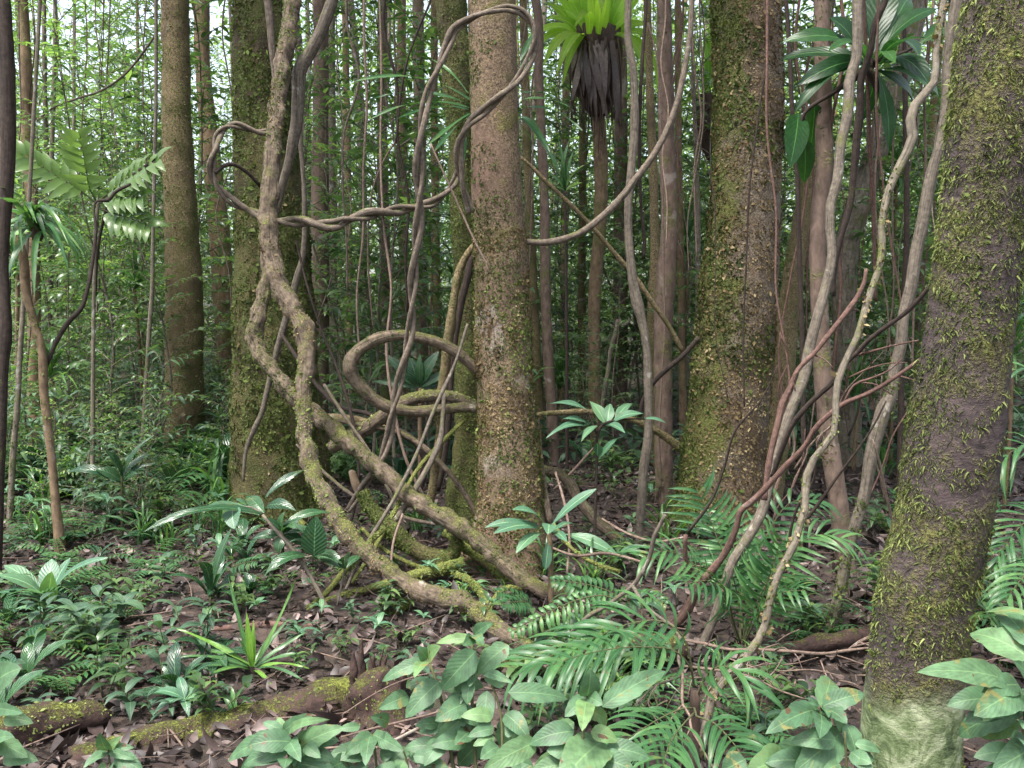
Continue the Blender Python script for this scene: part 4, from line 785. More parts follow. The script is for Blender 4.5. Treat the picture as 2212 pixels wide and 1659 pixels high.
LANDMARKS.append(('the glossy large leaved plant', 640, 4.5))
p = empty('broad_leaf_plant', foot(612, 5.4), 'dusky bluish leaved plant crouching at the foot of the fluted trunk', 'plant')
leaves_of(p, [(610, 1150, 560, 1120, 26), (610, 1150, 650, 1120, 26), (612, 1152, 690, 1150, 26), (610, 1155, 545, 1165, 26), (612, 1155, 660, 1180, 30), (610, 1155, 600, 1195, 28), (610, 1150, 615, 1105, 26), (612, 1152, 640, 1140, 24, -.2)], 5.4, LM['gloss'], 'lance')
stem_of(p, [(f'611,1150,5 612,{ystem(612, 5.4)},6', 5.4, 5.4)])
p = empty('rosette_plant', foot(104, 4.7), 'low rosette of wide pale edged leaves with a bright green heart', 'plant')
leaves_of(p, [(103, 1299, -8, 1243, 36, -.1, .14), (103, 1299, 8, 1221, 32, .1, .12), (103, 1297, 112, 1207, 42, .15, .05), (105, 1297, 152, 1205, 32, .15, .06), (106, 1299, 232, 1204, 28, -.05, .14), (103, 1300, -6, 1280, 18, -.2, .12), (106, 1300, 160, 1262, 24, .2, .1)], 4.7, LM['rosette'], 'obov')
leaves_of(p, [(106, 1300, 112, 1234, 44, -.03, .03)], 4.65, LM['strap'], 'broad', up=np.array([0, -1, .3]))
LANDMARKS.append(('the low wide leaved rosette', 104, 4.7))
p = empty('spiky_rosette', foot(543, 3.75), 'spiky rosette of narrow strap leaves with a yellow green centre', 'plant')
leaves_of(p, [(540, 1435, 493, 1247, 13, .05, .03), (550, 1435, 638, 1252, 13, .1, -.05), (538, 1435, 367, 1353, 15, .05, .06), (535, 1440, 377, 1420, 15, -.1, .1), (535, 1445, 383, 1446, 14, -.2, .1), (550, 1440, 668, 1362, 14, .1, .06), (552, 1442, 672, 1412, 15, 0, .1), (552, 1445, 668, 1444, 13, -.1, .1), (550, 1448, 664, 1476, 13, -.2, .12), (540, 1436, 400, 1408, 14, .15, .1), (548, 1436, 594, 1358, 14, .15, .03), (538, 1446, 420, 1480, 13, -.25, .12), (545, 1448, 600, 1500, 12, -.25, .1), (536, 1440, 440, 1375, 13, .2, .07), (552, 1440, 630, 1330, 12, .2, .05)], 3.75, LM['strap'], 'strap', nrow=12, wk=.72)
leaves_of(p, [(543, 1440, 533, 1322, 22, 0, .02), (541, 1440, 506, 1367, 18, -.08, .04), (547, 1440, 548, 1340, 18, .04, .02)], 3.72, LM['strap'], 'strap', name='heart_leaf', wk=.7)
LANDMARKS.append(('the spiky rosette', 543, 3.75))
p = empty('strap_seedling', foot(507, 3.35), 'little tuft of strap leaves growing against the mossy log', 'plant')
leaves_of(p, [(507, 1545, 500, 1482, 13), (508, 1545, 534, 1478, 14), (506, 1545, 462, 1488, 12), (505, 1547, 436, 1532, 12), (509, 1545, 548, 1505, 12), (507, 1546, 480, 1500, 12)], 3.35, LM['strap'], 'strap')
p = empty('broad_leaf_plant', foot(263, 6.2), 'lone herb with a fan of grey green broad leaves among the grasses', 'plant')
leaves_of(p, [(263, 1030, 226, 972, 30), (264, 1030, 332, 940, 15), (264, 1035, 328, 979, 22), (262, 1040, 205, 1013, 34), (265, 1043, 298, 1022, 26), (261, 1043, 138, 1023, 26, 0, .2), (264, 1040, 338, 1000, 18), (262, 1028, 250, 960, 16)], 6.2, LM['gloss'], 'lance')
stem_of(p, [(f'263,1028,5 264,{ystem(264, 6.2)},6', 6.2, 6.2)])
p = empty('rosette_plant', foot(1188, 4.65), 'rosette of long smooth grey green leaves on a short stem before the central trunk', 'plant')
leaves_of(p, [(1178, 1138, 1106, 1101, 34, -.1, .16), (1192, 1134, 1288, 1056, 30, 0, .06), (1168, 1138, 1046, 1140, 22, -.1, .12), (1170, 1146, 1066, 1152, 27, -.2, .14), (1172, 1152, 1114, 1196, 24, -.2, .14), (1192, 1150, 1240, 1132, 16, .2, .1), (1185, 1165, 1178, 1232, 22, -.05, .03), (1195, 1150, 1225, 1170, 18, -.2, .1)], 4.65, LM['rosette'], 'obov', wave=.012)
leaves_of(p, [(1186, 1132, 1184, 1154, 32, -.1, .1)], 4.6, LM['rosette'], 'broad')
stem_of(p, [(f'1185,1140,11 1188,1180,12 1190,{ystem(1190, 4.65)},13', 4.65, 4.65)], BM['brown'])
LANDMARKS.append(('the long leaved rosette', 1188, 4.65))
p = empty('broad_leaf_plant', foot(1262, 5.2), 'single long pale leaf and sprout trailing behind the long leaved rosette', 'plant')
leaves_of(p, [(1221, 1154, 1345, 1210, 30, -.1, .12), (1330, 1200, 1400, 1180, 16), (1225, 1160, 1260, 1190, 20)], 5.2, LM['rosette'], 'lance')
p = empty('whorled_seedling', foot(1283, 5.5), 'tall thin seedling with a flat whorl of pale quilted leaves on a dark ringed stem', 'seedling')
leaves_of(p, [(1272, 888, 1187, 872, 26, -.1, .1), (1308, 916, 1273, 866, 32, .1, .1), (1312, 912, 1318, 872, 28, .1, .1), (1324, 910, 1392, 894, 32, 0, .12), (1392, 905, 1442, 916, 22, 0, .1), (1268, 920, 1180, 946, 24, -.2, .14), (1270, 915, 1215, 905, 22, -.1, .1), (1310, 920, 1350, 935, 26, -.25, .1), (1290, 920, 1255, 955, 20, -.2, .1), (1330, 905, 1365, 872, 24, .2, .1)], 5.5, LM['rosette'], 'ovate')
leaves_of(p, [(1292, 994, 1340, 943, 22, -.1, .05), (1291, 985, 1290, 957, 22, -.05, .05)], 5.45, LM['rosette'], 'lance')
stem_of(p, [('1283,1192,7 1286,1100,7 1289,1000,6 1291,940,6 1300,918,5 1330,908,4 1370,905,3 1395,905,3', 5.5, 5.5), ('1291,940,4 1280,915,4 1270,890,3', 5.5, 5.5)], BM['dark'])
LANDMARKS.append(('the tall whorled seedling', 1290, 5.5))
p = empty('strap_plant', foot(907, 7.4), 'clump of wide dark pointed leaves seen through the low oval loop', 'plant')
leaves_of(p, [(905, 835, 884, 772, 32), (907, 833, 907, 764, 18), (909, 833, 948, 758, 28), (905, 833, 828, 762, 20), (904, 838, 802, 824, 14), (910, 838, 956, 832, 14), (909, 838, 985, 800, 20), (906, 838, 850, 790, 22), (910, 836, 930, 770, 24, .15)], 7.4, LM['gloss'], 'lance', up=np.array([0, -1, .5]))
stem_of(p, [(f'907,838,9 907,{ystem(907, 7.4)},10', 7.4, 7.4)], BM['brown'])
p = empty('strap_plant', foot(1220, 7.5), 'upright tuft of sword leaves on a thin stem right of the central trunk', 'plant')
leaves_of(p, [(1220, 410, 1206, 298, 10), (1221, 410, 1229, 304, 10), (1220, 410, 1188, 330, 9), (1222, 410, 1260, 357, 9), (1220, 411, 1180, 372, 9), (1221, 411, 1242, 320, 9), (1222, 412, 1262, 395, 9), (1219, 412, 1195, 405, 8)], 7.5, LM['strap'], 'strap')
stem_of(p, [(f'1220,412,5 1223,600,6 1225,{ystem(1225, 7.5)},8', 7.5, 7.5)], BM['dark'])
p = empty('pandan_plant', P(1020, 240, 5.9), 'spray of very long thin strap leaves radiating from behind the central trunk', 'plant')
leaves_of(p, [(1015, 215, 735, 186, 8, -.4, .12), (1012, 232, 792, 262, 9, -.3, .1), (1012, 236, 855, 258, 8, -.5, .06), (1014, 245, 912, 325, 10, -.5, .02), (1014, 248, 926, 345, 12, -.6, .02), (1003, 290, 999, 357, 14, -.1, 0), (1014, 225, 800, 215, 7, 0, .1), (1125, 232, 1258, 282, 11, -.3, .1), (1124, 250, 1188, 328, 14, -.4, .08), (1124, 200, 1206, 214, 9, .2, .06), (1124, 255, 1218, 402, 11, -.2, .12), (1124, 160, 1152, 98, 12, .1, .05), (1125, 130, 1160, 60, 12, .2, .05), (1126, 215, 1232, 232, 8, 0, .1), (1124, 270, 1160, 365, 10, .1, .1), (1010, 200, 905, 120, 8, .2, .1)], 5.9, LM['palm'], 'strap', nrow=12)
Tube(path('1040,240,60 1060,242,60 1090,240,50', 5.95), 10, .05).mesh(MBX := MB()); MBX.build('heart', BM['olive'], p)
p = empty('epiphyte', P(1888, 133, 5.0), 'big epiphyte of broad dark leaves hung on the black liana, pale sheen on some', 'epiphyte')
leaves_of(p, [(1890, 132, 1934, 137, 22, -.5, .1), (1892, 120, 2027, 18, 40, .1, .12), (1893, 125, 1997, 82, 34, -.2, .12), (1985, 95, 2062, 55, 36, .1, .1), (1850, 115, 1793, 38, 46, -.1, .12), (1885, 115, 1920, -45, 55, .2, .05), (1870, 125, 1686, 92, 34, -.1, .18), (1878, 135, 1690, 128, 34, .2, .12), (1875, 140, 1720, 185, 38, -.2, .15), (1880, 145, 1716, 242, 30, -.2, .2), (1895, 140, 2010, 188, 44, -.4, .18), (1896, 138, 2012, 150, 36, 0, .14), (1900, 150, 2030, 238, 52, .1, .22), (1893, 150, 1919, 330, 26, -.1, .12), (1880, 150, 1800, 215, 34, .3, .15), (1880, 140, 1760, 150, 36, .4, .12), (1884, 118, 1860, -20, 44, .3, .06), (1893, 118, 1965, -10, 40, .4, .06), (1890, 150, 1960, 260, 38, .3, .18), (1885, 152, 1850, 270, 32, .3, .15), (1896, 130, 1985, 120, 38, -.5, .16), (1878, 130, 1790, 110, 36, -.3, .15)], 5.0, LM['epi'], 'obov', wave=.03, wk=1.15, up=np.array([0, -.9, .8]))
leaves_of(p, [(1725, 245, 1706, 362, 56, -.1, .05), (1738, 300, 1737, 395, 44, .1, .05), (1760, 220, 1748, 330, 40, .2, .06)], 5.15, LM['epi'], 'broad', up=np.array([0, -1, .2]))
stem_of(p, [('1888,133,26 1870,150,22 1800,200,10 1735,250,8 1728,300,5', 5.05, 5.15), ('1875,150,16 1890,175,20 1895,200,8', 4.95, 5.0), ('1888,133,12 1940,118,9 1988,95,6', 5.0, 5.0)], BM['dark'])
LANDMARKS.append(('the big epiphyte', 1888, 5.0))
p = empty('epiphyte', P(80, 490, 5.6), 'tuft of drooping pale strap leaves perched on the crooked forked stem', 'epiphyte')
rows = []
for k in range(46):
    a = gg.uniform(-2.6, 2.6); L = gg.uniform(60, 150)
    rows.append((80 + 8 * gg.normal(), 490 + 8 * gg.normal(), 80 + L * math.sin(a) * .8, 490 - L * math.cos(a) * .55 + L * .45, gg.uniform(8, 13), gg.uniform(-.5, .3), .28))
leaves_of(p, rows, 5.6, LM['strap'], 'strap', each=(mm := MB()), nrow=10, cols=2); mm.build('leaf_tuft', LM['strap'], p)
leaves_of(p, [(75, 480, -10, 400, 16, -.4, .1), (70, 490, -12, 430, 15, -.6, .1), (70, 500, 10, 640, 14, -.3, .12), (90, 500, 75, 650, 13, -.4, .2), (88, 495, 150, 590, 12, -.3, .3), (92, 492, 178, 560, 12, -.2, .3)], 5.5, LM['palm'], 'strap')
Tube(path('80,470,24 82,495,32 80,520,20', 5.6), 8, .03).mesh(MBX := MB()); MBX.build('heart', BM['fibre'], p)

# fronds -------------------------------------------------------------
def frond(root, s, Y0, Y1, lpx, n, wpx, mat, ang=52, droop=.5, start=.25, rpx=5, name='frond', dys=None, updir=(0, 0, 1), one=0, tipl=.45, tint=.5, stem=None):
    pr = path(s, Y0, Y1, dys); c = spline(pr, 120); m1 = MB()
    tb = Tube(np.c_[c[:, :3], np.linspace(1, .3, 120) * PW(rpx, 1300, Y0) / 2], 6, .03, .02); tb.mesh(m1, 1)
    t = norm(np.gradient(c[:, :3], axis=0))
    L0 = PW(lpx, 1300, (Y0 + Y1) / 2); w = PW(wpx, 1300, (Y0 + Y1) / 2)
    for k in range(n):
        f = start + (1 - start) * (k + .5) / n; i = int(f * 119)
        g = (f - start) / (1 - start); L = L0 * (min(1, .55 + 2.2 * g) * (1 - (1 - tipl) * max(0, (g - .45) / .55) ** 1.6))
        up = norm(np.array(updir, float) + .05 * gg.normal(size=3)); sd = norm(np.cross(t[i], up)); nn = np.cross(sd, t[i])
        a = R(ang - 18 * g + 4 * gg.normal())
        for q in (-1, 1):
            if one and q != one: continue
            l = L * gg.uniform(.85, 1.15)
            d = norm(t[i] * math.cos(a) + sd * q * math.sin(a) + nn * .12)
            dr = droop * gg.uniform(.7, 1.3)
            b = c[i, :3]; tip = b + d * l + np.array([0, 0, -1]) * l * dr
            blade(m1, b, tip, w, nn + .1 * gg.normal(size=3), .10 + .22 * dr, 'strap' if lpx > 50 else 'lance', 7 if lpx > 50 else 5, 2, .3, float(np.clip(tint + .15 * gg.normal(), 0, 1)), 0, .01)
    return m1.build(name, [mat, stem or BM['stem']], root)

p = empty('palm', foot(1600, 4.1), 'young feathery palm with arching fronds at the foot of the thick crusty trunk', 'palm')
for s, y0, y1, l, n in [('1600,1390,8 1595,1300,7 1575,1220,7 1553,1172,6 1530,1110,5 1506,1057,4', 4.1, 4.3, 118, 22), ('1605,1390,8 1625,1335,7 1641,1306,6 1662,1245,6 1682,1183,5 1690,1160,4', 4.05, 3.9, 96, 20), ('1596,1390,8 1560,1290,7 1500,1220,6 1440,1190,6 1385,1205,5', 4.05, 3.9, 84, 22), ('1608,1390,8 1650,1270,6 1710,1190,6 1765,1155,5 1825,1165,4', 4.1, 4.0, 86, 20), ('1600,1390,8 1581,1330,7 1570,1280,6 1530,1255,5 1480,1262,4', 4.0, 3.6, 76, 18), ('1604,1390,8 1620,1290,6 1660,1150,6 1710,1085,5 1765,1080,4', 4.25, 4.4, 84, 20), ('1606,1392,8 1640,1330,6 1690,1280,5 1740,1275,4', 4.0, 3.7, 70, 16), ('1602,1390,7 1600,1280,6 1585,1180,5 1570,1110,4', 4.3, 4.6, 80, 18)]:
    frond(p, s, y0, y1, l * 1.25, int(n * .8), 8.5, LM['palm'], updir=(0, -.45, 1), droop=.38, ang=60, tipl=.6)
Tube(path('1600,1385,22 1602,1410,26 1602,1440,24', 4.1), 9, .03).mesh(MBX := MB()); MBX.build('stem', BM['fibre'], p)
LANDMARKS.append(('the young feathery palm', 1600, 4.1))
p = empty('palm', foot(1490, 3.05), 'low palm with spotted fronds spreading among the downy leaves', 'palm')
for s, y0, y1, l, n, w in [('1500,1500,8 1490,1420,7 1474,1373,7 1430,1342,6 1370,1345,6 1290,1375,5 1200,1412,4 1130,1445,3', 3.15, 3.05, 120, 26, 9), ('1500,1500,8 1490,1440,7 1455,1405,6 1400,1398,6 1320,1402,5 1240,1420,4 1180,1440,3', 3.0, 2.75, 92, 24, 9), ('1500,1530,8 1480,1530,7 1440,1545,6 1380,1580,5 1320,1620,4', 2.8, 2.45, 90, 18, 9), ('1505,1510,8 1520,1470,7 1550,1440,6 1590,1445,5 1625,1490,4', 2.95, 2.8, 84, 14, 10), ('1500,1530,8 1500,1540,7 1540,1560,6 1580,1600,5 1620,1660,4', 2.7, 2.4, 90, 16, 10), ('1500,1540,8 1480,1560,6 1450,1600,5 1430,1660,4', 2.6, 2.3, 90, 14, 9)]:
    frond(p, s, y0, y1, l * 1.35, int(n * .62), w * 1.35, LM['palm'], updir=(0, -.5, 1), droop=.38, ang=52, tint=.45, tipl=.6)
Tube(path('1502,1490,20 1500,1560,24 1498,1680,26', 2.95), 9, .04).mesh(MBX := MB()); MBX.build('stem', BM['fibre'], p)
LANDMARKS.append(('the low spotted palm', 1480, 3.0))
p = empty('palm', foot(2300, 4.0), 'palm fronds drooping in from beyond the near shaggy trunk', 'palm')
for s, y0, y1, l, n in [('2320,1250,7 2280,1130,6 2230,1120,5 2180,1165,4 2145,1225,3', 4.0, 3.8, 90, 16), ('2320,1260,7 2270,1020,6 2220,960,5 2180,980,4 2150,1030,3', 4.1, 4.0, 90, 16), ('2320,1280,7 2290,900,6 2230,800,5 2180,800,4', 4.3, 4.4, 100, 16), ('2320,1300,7 2270,1230,6 2220,1240,5 2170,1300,4', 3.8, 3.5, 80, 14), ('2330,1300,7 2300,760,6 2240,600,5 2195,590,4', 4.5, 4.6, 100, 16)]:
    frond(p, s, y0, y1, l * 1.3, n, 9, LM['palm'], updir=(0, -.4, 1), droop=.45)
p = empty('fern', foot(1300, 3.95), 'sword fern frond with hanging saw toothed leaflets in front of the thickest liana tail', 'fern')
frond(p, '1345,1300,4 1297,1286,4 1250,1295,4 1204,1313,4 1150,1340,3 1102,1364,2', 3.95, 3.85, 33, 19, 9, LM['palm'], 82, .55, .05, 4, tipl=.4, tint=.8, updir=(0, -.8, .7))
p = empty('fern', foot(1335, 4.35), 'darker fern with broad leaflets behind the sword fern', 'fern')
frond(p, '1350,1300,4 1310,1275,4 1265,1262,4 1225,1256,3 1190,1254,2', 4.35, 4.3, 40, 14, 11, LM['palm'], 70, .35, .05, 4, tipl=.4, updir=(0, -.6, .8))
frond(p, '1350,1300,4 1380,1290,4 1410,1290,3 1440,1305,2', 4.35, 4.2, 34, 12, 9, LM['palm'], 70, .35, .05, 4, tipl=.4, updir=(0, -.6, .8))
p = empty('fern', foot(1140, 4.5), 'small dark fern tucked under the long mossy liana', 'fern')
frond(p, '1150,1312,4 1120,1290,4 1095,1280,3 1072,1278,2', 4.5, 4.4, 32, 15, 7, LM['palm'], 75, .4, .05, 3, tipl=.5, tint=.3, updir=(0, -.6, .8))
frond(p, '1150,1312,4 1135,1300,4 1110,1300,3 1080,1305,2', 4.45, 4.3, 32, 14, 7, LM['palm'], 75, .4, .05, 3, tipl=.5, tint=.3, updir=(0, -.6, .8))
p = empty('fern', foot(640, 5.0), 'tiny bluish fern beside the hanging dark leaf', 'fern')
frond(p, '500,1225,3 530,1215,3 560,1212,2', 5.0, 4.9, 26, 12, 6, LM['palm'], 75, .4, .05, 3, tipl=.5, tint=.3, updir=(0, -.6, .8))
p = empty('pinnate_sapling', foot(205, 7.0), 'sapling holding fresh green pinnate fronds high over the undergrowth', 'sapling')
for s, l, n in [('210,440,5 195,410,4 185,360,4 178,320,3 172,285,2', 58, 7), ('208,440,5 175,412,4 130,385,4 85,358,3 42,332,2', 58, 8), ('213,435,5 245,410,4 280,385,4 310,365,3 345,348,2', 58, 8), ('212,440,5 240,430,4 275,425,3 310,428,2', 52, 7), ('212,450,5 250,462,4 290,475,3 325,492,2', 52, 7)]:
    frond(p, s, 7.0, 6.8, l, n, 19, LM['under'], 60, .25, .2, 4, tipl=.85, tint=.95, updir=(0, -1.0, .8))
stem_of(p, [(f'213,433,7 207,500,8 204,600,8 200,{ystem(200, 7.0)},10', 7.0, 7.0)], BM['grey'])
LANDMARKS.append(('the pinnate sapling', 205, 7.0))

# downy leaved shrub -------------------------------------------------
def downy(label, fx, Y, stems, rows, land=None):
    r = empty('downy_shrub', foot(fx, Y), label, 'shrub')
    stem_of(r, stems, BM['stem'])
    for bx, by, tx, ty, w, *e in rows:
        dY = e[0] if e else gg.uniform(-.1, .04); m1 = MB()
        up = np.array([.25 * gg.normal(), -1.2 + .25 * gg.normal(), .8])
        blade(m1, P(bx, by, Y), P(tx, ty, Y + dY), PW(w, by, Y), up, e[1] if len(e) > 1 else .1, 'broad', 12, 6, .14, float(np.clip(.42 + .22 * gg.normal(), 0, 1)), 0, .02, .05, .17)
        m1.build('leaf', LM['clid'], r)
    for s, a, b in stems:
        q = spline(path(s, a, b), 12)
        for k in range(2, 11):
            for sg in (-1, 1):
                if gg.random() < .58: continue
                o = q[k, :3]; an = k * 1.57 + gg.normal() * .5; L = gg.uniform(.05, .105)
                d = np.array([math.cos(an) * sg, -.35 * abs(math.sin(an)) + .3 * math.sin(an) * sg, gg.uniform(-.35, .2)])
                m1 = MB(); blade(m1, o + d * .02, o + d * (.02 + L), L * gg.uniform(.48, .6), (.3 * gg.normal(), -1.0, .9), .1, 'broad', 10, 6, .14, float(np.clip(.35 + .22 * gg.normal(), 0, 1)), 0, .016, .1, .08)
                m1.build('leaf', LM['clid'], r)
    if land: LANDMARKS.append((land, fx, Y))
downy('downy broad leaved shrub in the middle of the bottom edge, a few leaves yellowing', 1020, 2.15,
    [('1022,1372,6 1018,1440,7 1022,1560,8 1030,1690,9', 2.2, 2.1), ('924,1424,6 945,1480,7 962,1560,8 985,1690,9', 2.2, 2.1), ('1062,1478,5 1080,1530,6 1085,1600,7 1080,1690,8', 2.15, 2.05)],
    [(1024, 1376, 1065, 1341, 34), (1022, 1378, 1000, 1392, 30), (1024, 1378, 1044, 1388, 30, -.12), (1018, 1378, 942, 1386, 26), (922, 1428, 826, 1467, 38), (926, 1426, 952, 1393, 40), (922, 1430, 896, 1460, 34, -.1), (922, 1424, 902, 1394, 32), (1028, 1406, 953, 1484, 64), (1099, 1394, 1029, 1452, 52), (1004, 1438, 984, 1508, 26), (950, 1472, 876, 1546, 58), (882, 1503, 818, 1528, 42), (1092, 1478, 1046, 1464, 32), (1044, 1452, 1108, 1472, 24), (1052, 1492, 1046, 1588, 42, -.05), (1014, 1538, 923, 1614, 36), (1104, 1549, 1100, 1628, 66), (1020, 1580, 983, 1606, 44), (1000, 1500, 960, 1530, 36), (1015, 1470, 1010, 1520, 34), (960, 1560, 905, 1580, 40), (1040, 1600, 990, 1650, 50)], 'the downy shrub in the middle')
downy('downy shrub with two huge overlapping leaves at the bottom edge under the low palm', 1230, 1.95,
    [('1267,1506,6 1262,1560,7 1255,1620,8 1250,1700,9', 1.95, 1.9), ('1300,1600,5 1270,1640,6 1255,1700,7', 1.95, 1.9)],
    [(1098, 1496, 1226, 1504, 48), (1268, 1504, 1275, 1442, 52), (1266, 1508, 1220, 1545, 42), (1270, 1506, 1302, 1520, 40), (1266, 1512, 1257, 1574, 46, -.1), (1300, 1526, 1438, 1442, 56, .1), (1158, 1602, 1042, 1658, 56), (1300, 1598, 1145, 1664, 64), (1302, 1602, 1206, 1690, 100, -.12), (1240, 1560, 1190, 1590, 40), (1262, 1530, 1310, 1560, 38, .1)])
downy('downy sprig with long leaves rising from the bottom edge beside the thin bare twigs', 800, 2.15,
    [('804,1586,5 812,1640,6 815,1700,7', 2.15, 2.1), ('870,1615,4 880,1650,5 885,1700,6', 2.1, 2.1)],
    [(806, 1588, 745, 1628, 42), (806, 1586, 872, 1618, 38), (884, 1624, 970, 1654, 38), (878, 1616, 836, 1658, 50), (778, 1570, 730, 1574, 22), (800, 1590, 790, 1650, 40, -.1), (760, 1640, 700, 1660, 50), (840, 1560, 800, 1545, 34)])
downy('leafy downy sprig in front of the dark rotting log', 620, 2.05,
    [('617,1583,6 626,1640,8 632,1700,9', 2.05, 2.0), ('632,1628,4 650,1600,3', 2.03, 2.03)],
    [(614, 1584, 492, 1637, 46), (612, 1579, 678, 1538, 32), (610, 1580, 568, 1558, 26), (630, 1627, 745, 1564, 58), (622, 1582, 712, 1546, 24), (620, 1600, 518, 1660, 40), (628, 1630, 690, 1660, 48), (624, 1600, 650, 1640, 40, -.1), (615, 1582, 600, 1548, 22)])
downy('single downy sprout with four small leaves over the log end', 236, 2.55,
    [('234,1618,4 238,1660,5 240,1700,5', 2.55, 2.5)], [(234, 1620, 290, 1612, 24), (234, 1622, 294, 1638, 22), (233, 1620, 216, 1578, 34), (232, 1624, 180, 1656, 28), (234, 1620, 262, 1588, 22)])
downy('big round leaves poking in at the bottom left edge', -20, 2.1,
    [('-5,1470,5 -10,1560,6 -12,1700,7', 2.1, 2.1)], [(-5, 1470, 46, 1440, 66), (-5, 1500, -40, 1480, 50), (-8, 1600, 60, 1632, 46), (-8, 1610, 30, 1585, 40), (-5, 1530, 50, 1536, 30)])
downy('downy shrub of broad unblemished leaves beside the pale base of the near shaggy trunk', 1775, 1.85,
    [('1773,1524,6 1778,1590,7 1780,1700,8', 1.85, 1.8), ('1825,1580,5 1828,1640,6 1830,1700,7', 1.8, 1.8)],
    [(1768, 1532, 1654, 1577, 58), (1772, 1524, 1792, 1460, 64, .1), (1776, 1526, 1868, 1494, 52), (1768, 1528, 1745, 1515, 16), (1776, 1530, 1790, 1548, 22), (1816, 1584, 1716, 1660, 84), (1828, 1564, 1850, 1645, 52), (1760, 1600, 1640, 1650, 60), (1770, 1540, 1770, 1590, 50, -.1), (1822, 1572, 1800, 1548, 40), (1700, 1640, 1610, 1665, 80), (1780, 1530, 1830, 1560, 50, -.05), (1610, 1640, 1560, 1665, 60)], 'the downy shrub by the near trunk')
downy('cluster of huge shaded leaves thrusting in front of the near shaggy trunk', 2215, 1.72,
    [('2225,1430,6 2215,1520,7 2210,1700,8', 1.72, 1.7), ('2205,1530,4 2180,1520,3 2160,1500,3', 1.72, 1.75)],
    [(2176, 1470, 1982, 1440, 62, -.05), (2205, 1488, 2104, 1538, 84), (2245, 1340, 2090, 1332, 46, .15), (2228, 1424, 2096, 1362, 92, .1), (2206, 1533, 2072, 1582, 72, .12), (2205, 1560, 2116, 1584, 44, .1), (2262, 1600, 2142, 1660, 84), (2225, 1500, 2190, 1420, 60), (2230, 1400, 2150, 1310, 60, .15)])

# ================================================================== SCATTERED PLANTS
def herb_mesh(kind, seed):
    g = np.random.default_rng(seed); mb = MB()
    if kind in ('pairs', 'whorl', 'clump'):
        ns = {'pairs': 2, 'whorl': 1, 'clump': 5}[kind]
        for _ in range(ns):
            h = g.uniform(.12, .26); lean = g.normal(size=2) * .07; b = np.array([*(g.normal(size=2) * (.05 if ns > 1 else 0)), -.03])
            top = b + np.array([lean[0], lean[1], h])
            Tube(np.array([[*b, .003], [*((b + top) / 2 + np.array([*(g.normal(size=2) * .01), 0])), .0025], [*top, .0018]]), 5, .06, .02).mesh(mb, 1)
            npair = g.integers(2, 5) if kind != 'whorl' else 1
            for q in range(npair):
                o = b + (top - b) * (1 - .28 * q / max(1, npair) * 2); m = 2 if kind != 'whorl' else g.integers(5, 8)
                a0 = q * 1.57 + g.random()
                for k in range(m):
                    a = a0 + k * 6.283 / m + g.normal() * .2
                    d = np.array([math.cos(a), math.sin(a), g.uniform(-.1, .55)])
                    L = g.uniform(.07, .135) * (1.2 if kind == 'whorl' else 1)
                    blade(mb, o, o + norm(d) * L, L * g.uniform(.3, .44), (0, 0, 1), .14, 'ovate', 6, 2, .2, float(np.clip(.5 + .22 * g.normal(), 0, 1)), 0, .02, .15)
    elif kind == 'broad':
        for k in range(g.integers(6, 10)):
            a = k * 2.4 + g.random() * .4; L = g.uniform(.14, .26); el = g.uniform(.2, 1.0)
            b = np.array([0, 0, .03]); d = np.array([math.cos(a) * math.cos(el), math.sin(a) * math.cos(el), math.sin(el)])
            blade(mb, b, b + d * L, L * g.uniform(.2, .3), (0, 0, 1), .14, 'obov', 8, 2, .2, float(np.clip(.5 + .2 * g.normal(), 0, 1)), 0, .02, .1)
        Tube(np.array([[0, 0, -.04, .006], [0, 0, 0, .006], [0, 0, .04, .005]]), 5).mesh(mb, 1)
    elif kind == 'grass':
        for k in range(g.integers(16, 30)):
            a = g.random() * 6.283; L = g.uniform(.2, .5); el = g.uniform(.6, 1.35)
            b = np.array([*(g.normal(size=2) * .025), -.02]); d = np.array([math.cos(a) * math.cos(el), math.sin(a) * math.cos(el), math.sin(el)])
            blade(mb, b, b + d * L, g.uniform(.008, .018), (0, 0, 1), .12, 'strap', 7, 2, .2, float(np.clip(.5 + .22 * g.normal(), 0, 1)), 0, .02, .35)
        Tube(np.array([[0, 0, -.03, .008], [0, 0, 0, .008], [0, 0, .02, .004]]), 5).mesh(mb, 1)
    elif kind == 'fern':
        for k in range(g.integers(5, 8)):
            a = k * 1.2 + g.random() * .6; L = g.uniform(.25, .42)
            f = np.array([math.cos(a), math.sin(a), 0]); sd = np.array([-f[1], f[0], 0])
            n = 13
            for q in range(n):
                v = (q + 1) / n; o = f * L * v * .9 + np.array([0, 0, L * (1.1 * v - .95 * v * v)])
                for sgn in (-1, 1):
                    l = L * .26 * (1 - v * .75)
                    blade(mb, o, o + norm(sd * sgn + f * .35 + np.array([0, 0, -.2])) * l, l * .28, (0, 0, 1), .05, 'lance', 3, 2, .2, float(np.clip(.5 + .15 * g.normal(), 0, 1)))
            v = np.linspace(0, 1, 7); c = f[None] * (L * v * .9)[:, None]; c[:, 2] = L * (1.1 * v - .95 * v * v)
            Tube(np.c_[c, np.linspace(.003, .001, 7)], 4, .06).mesh(mb, 1)
    return mb

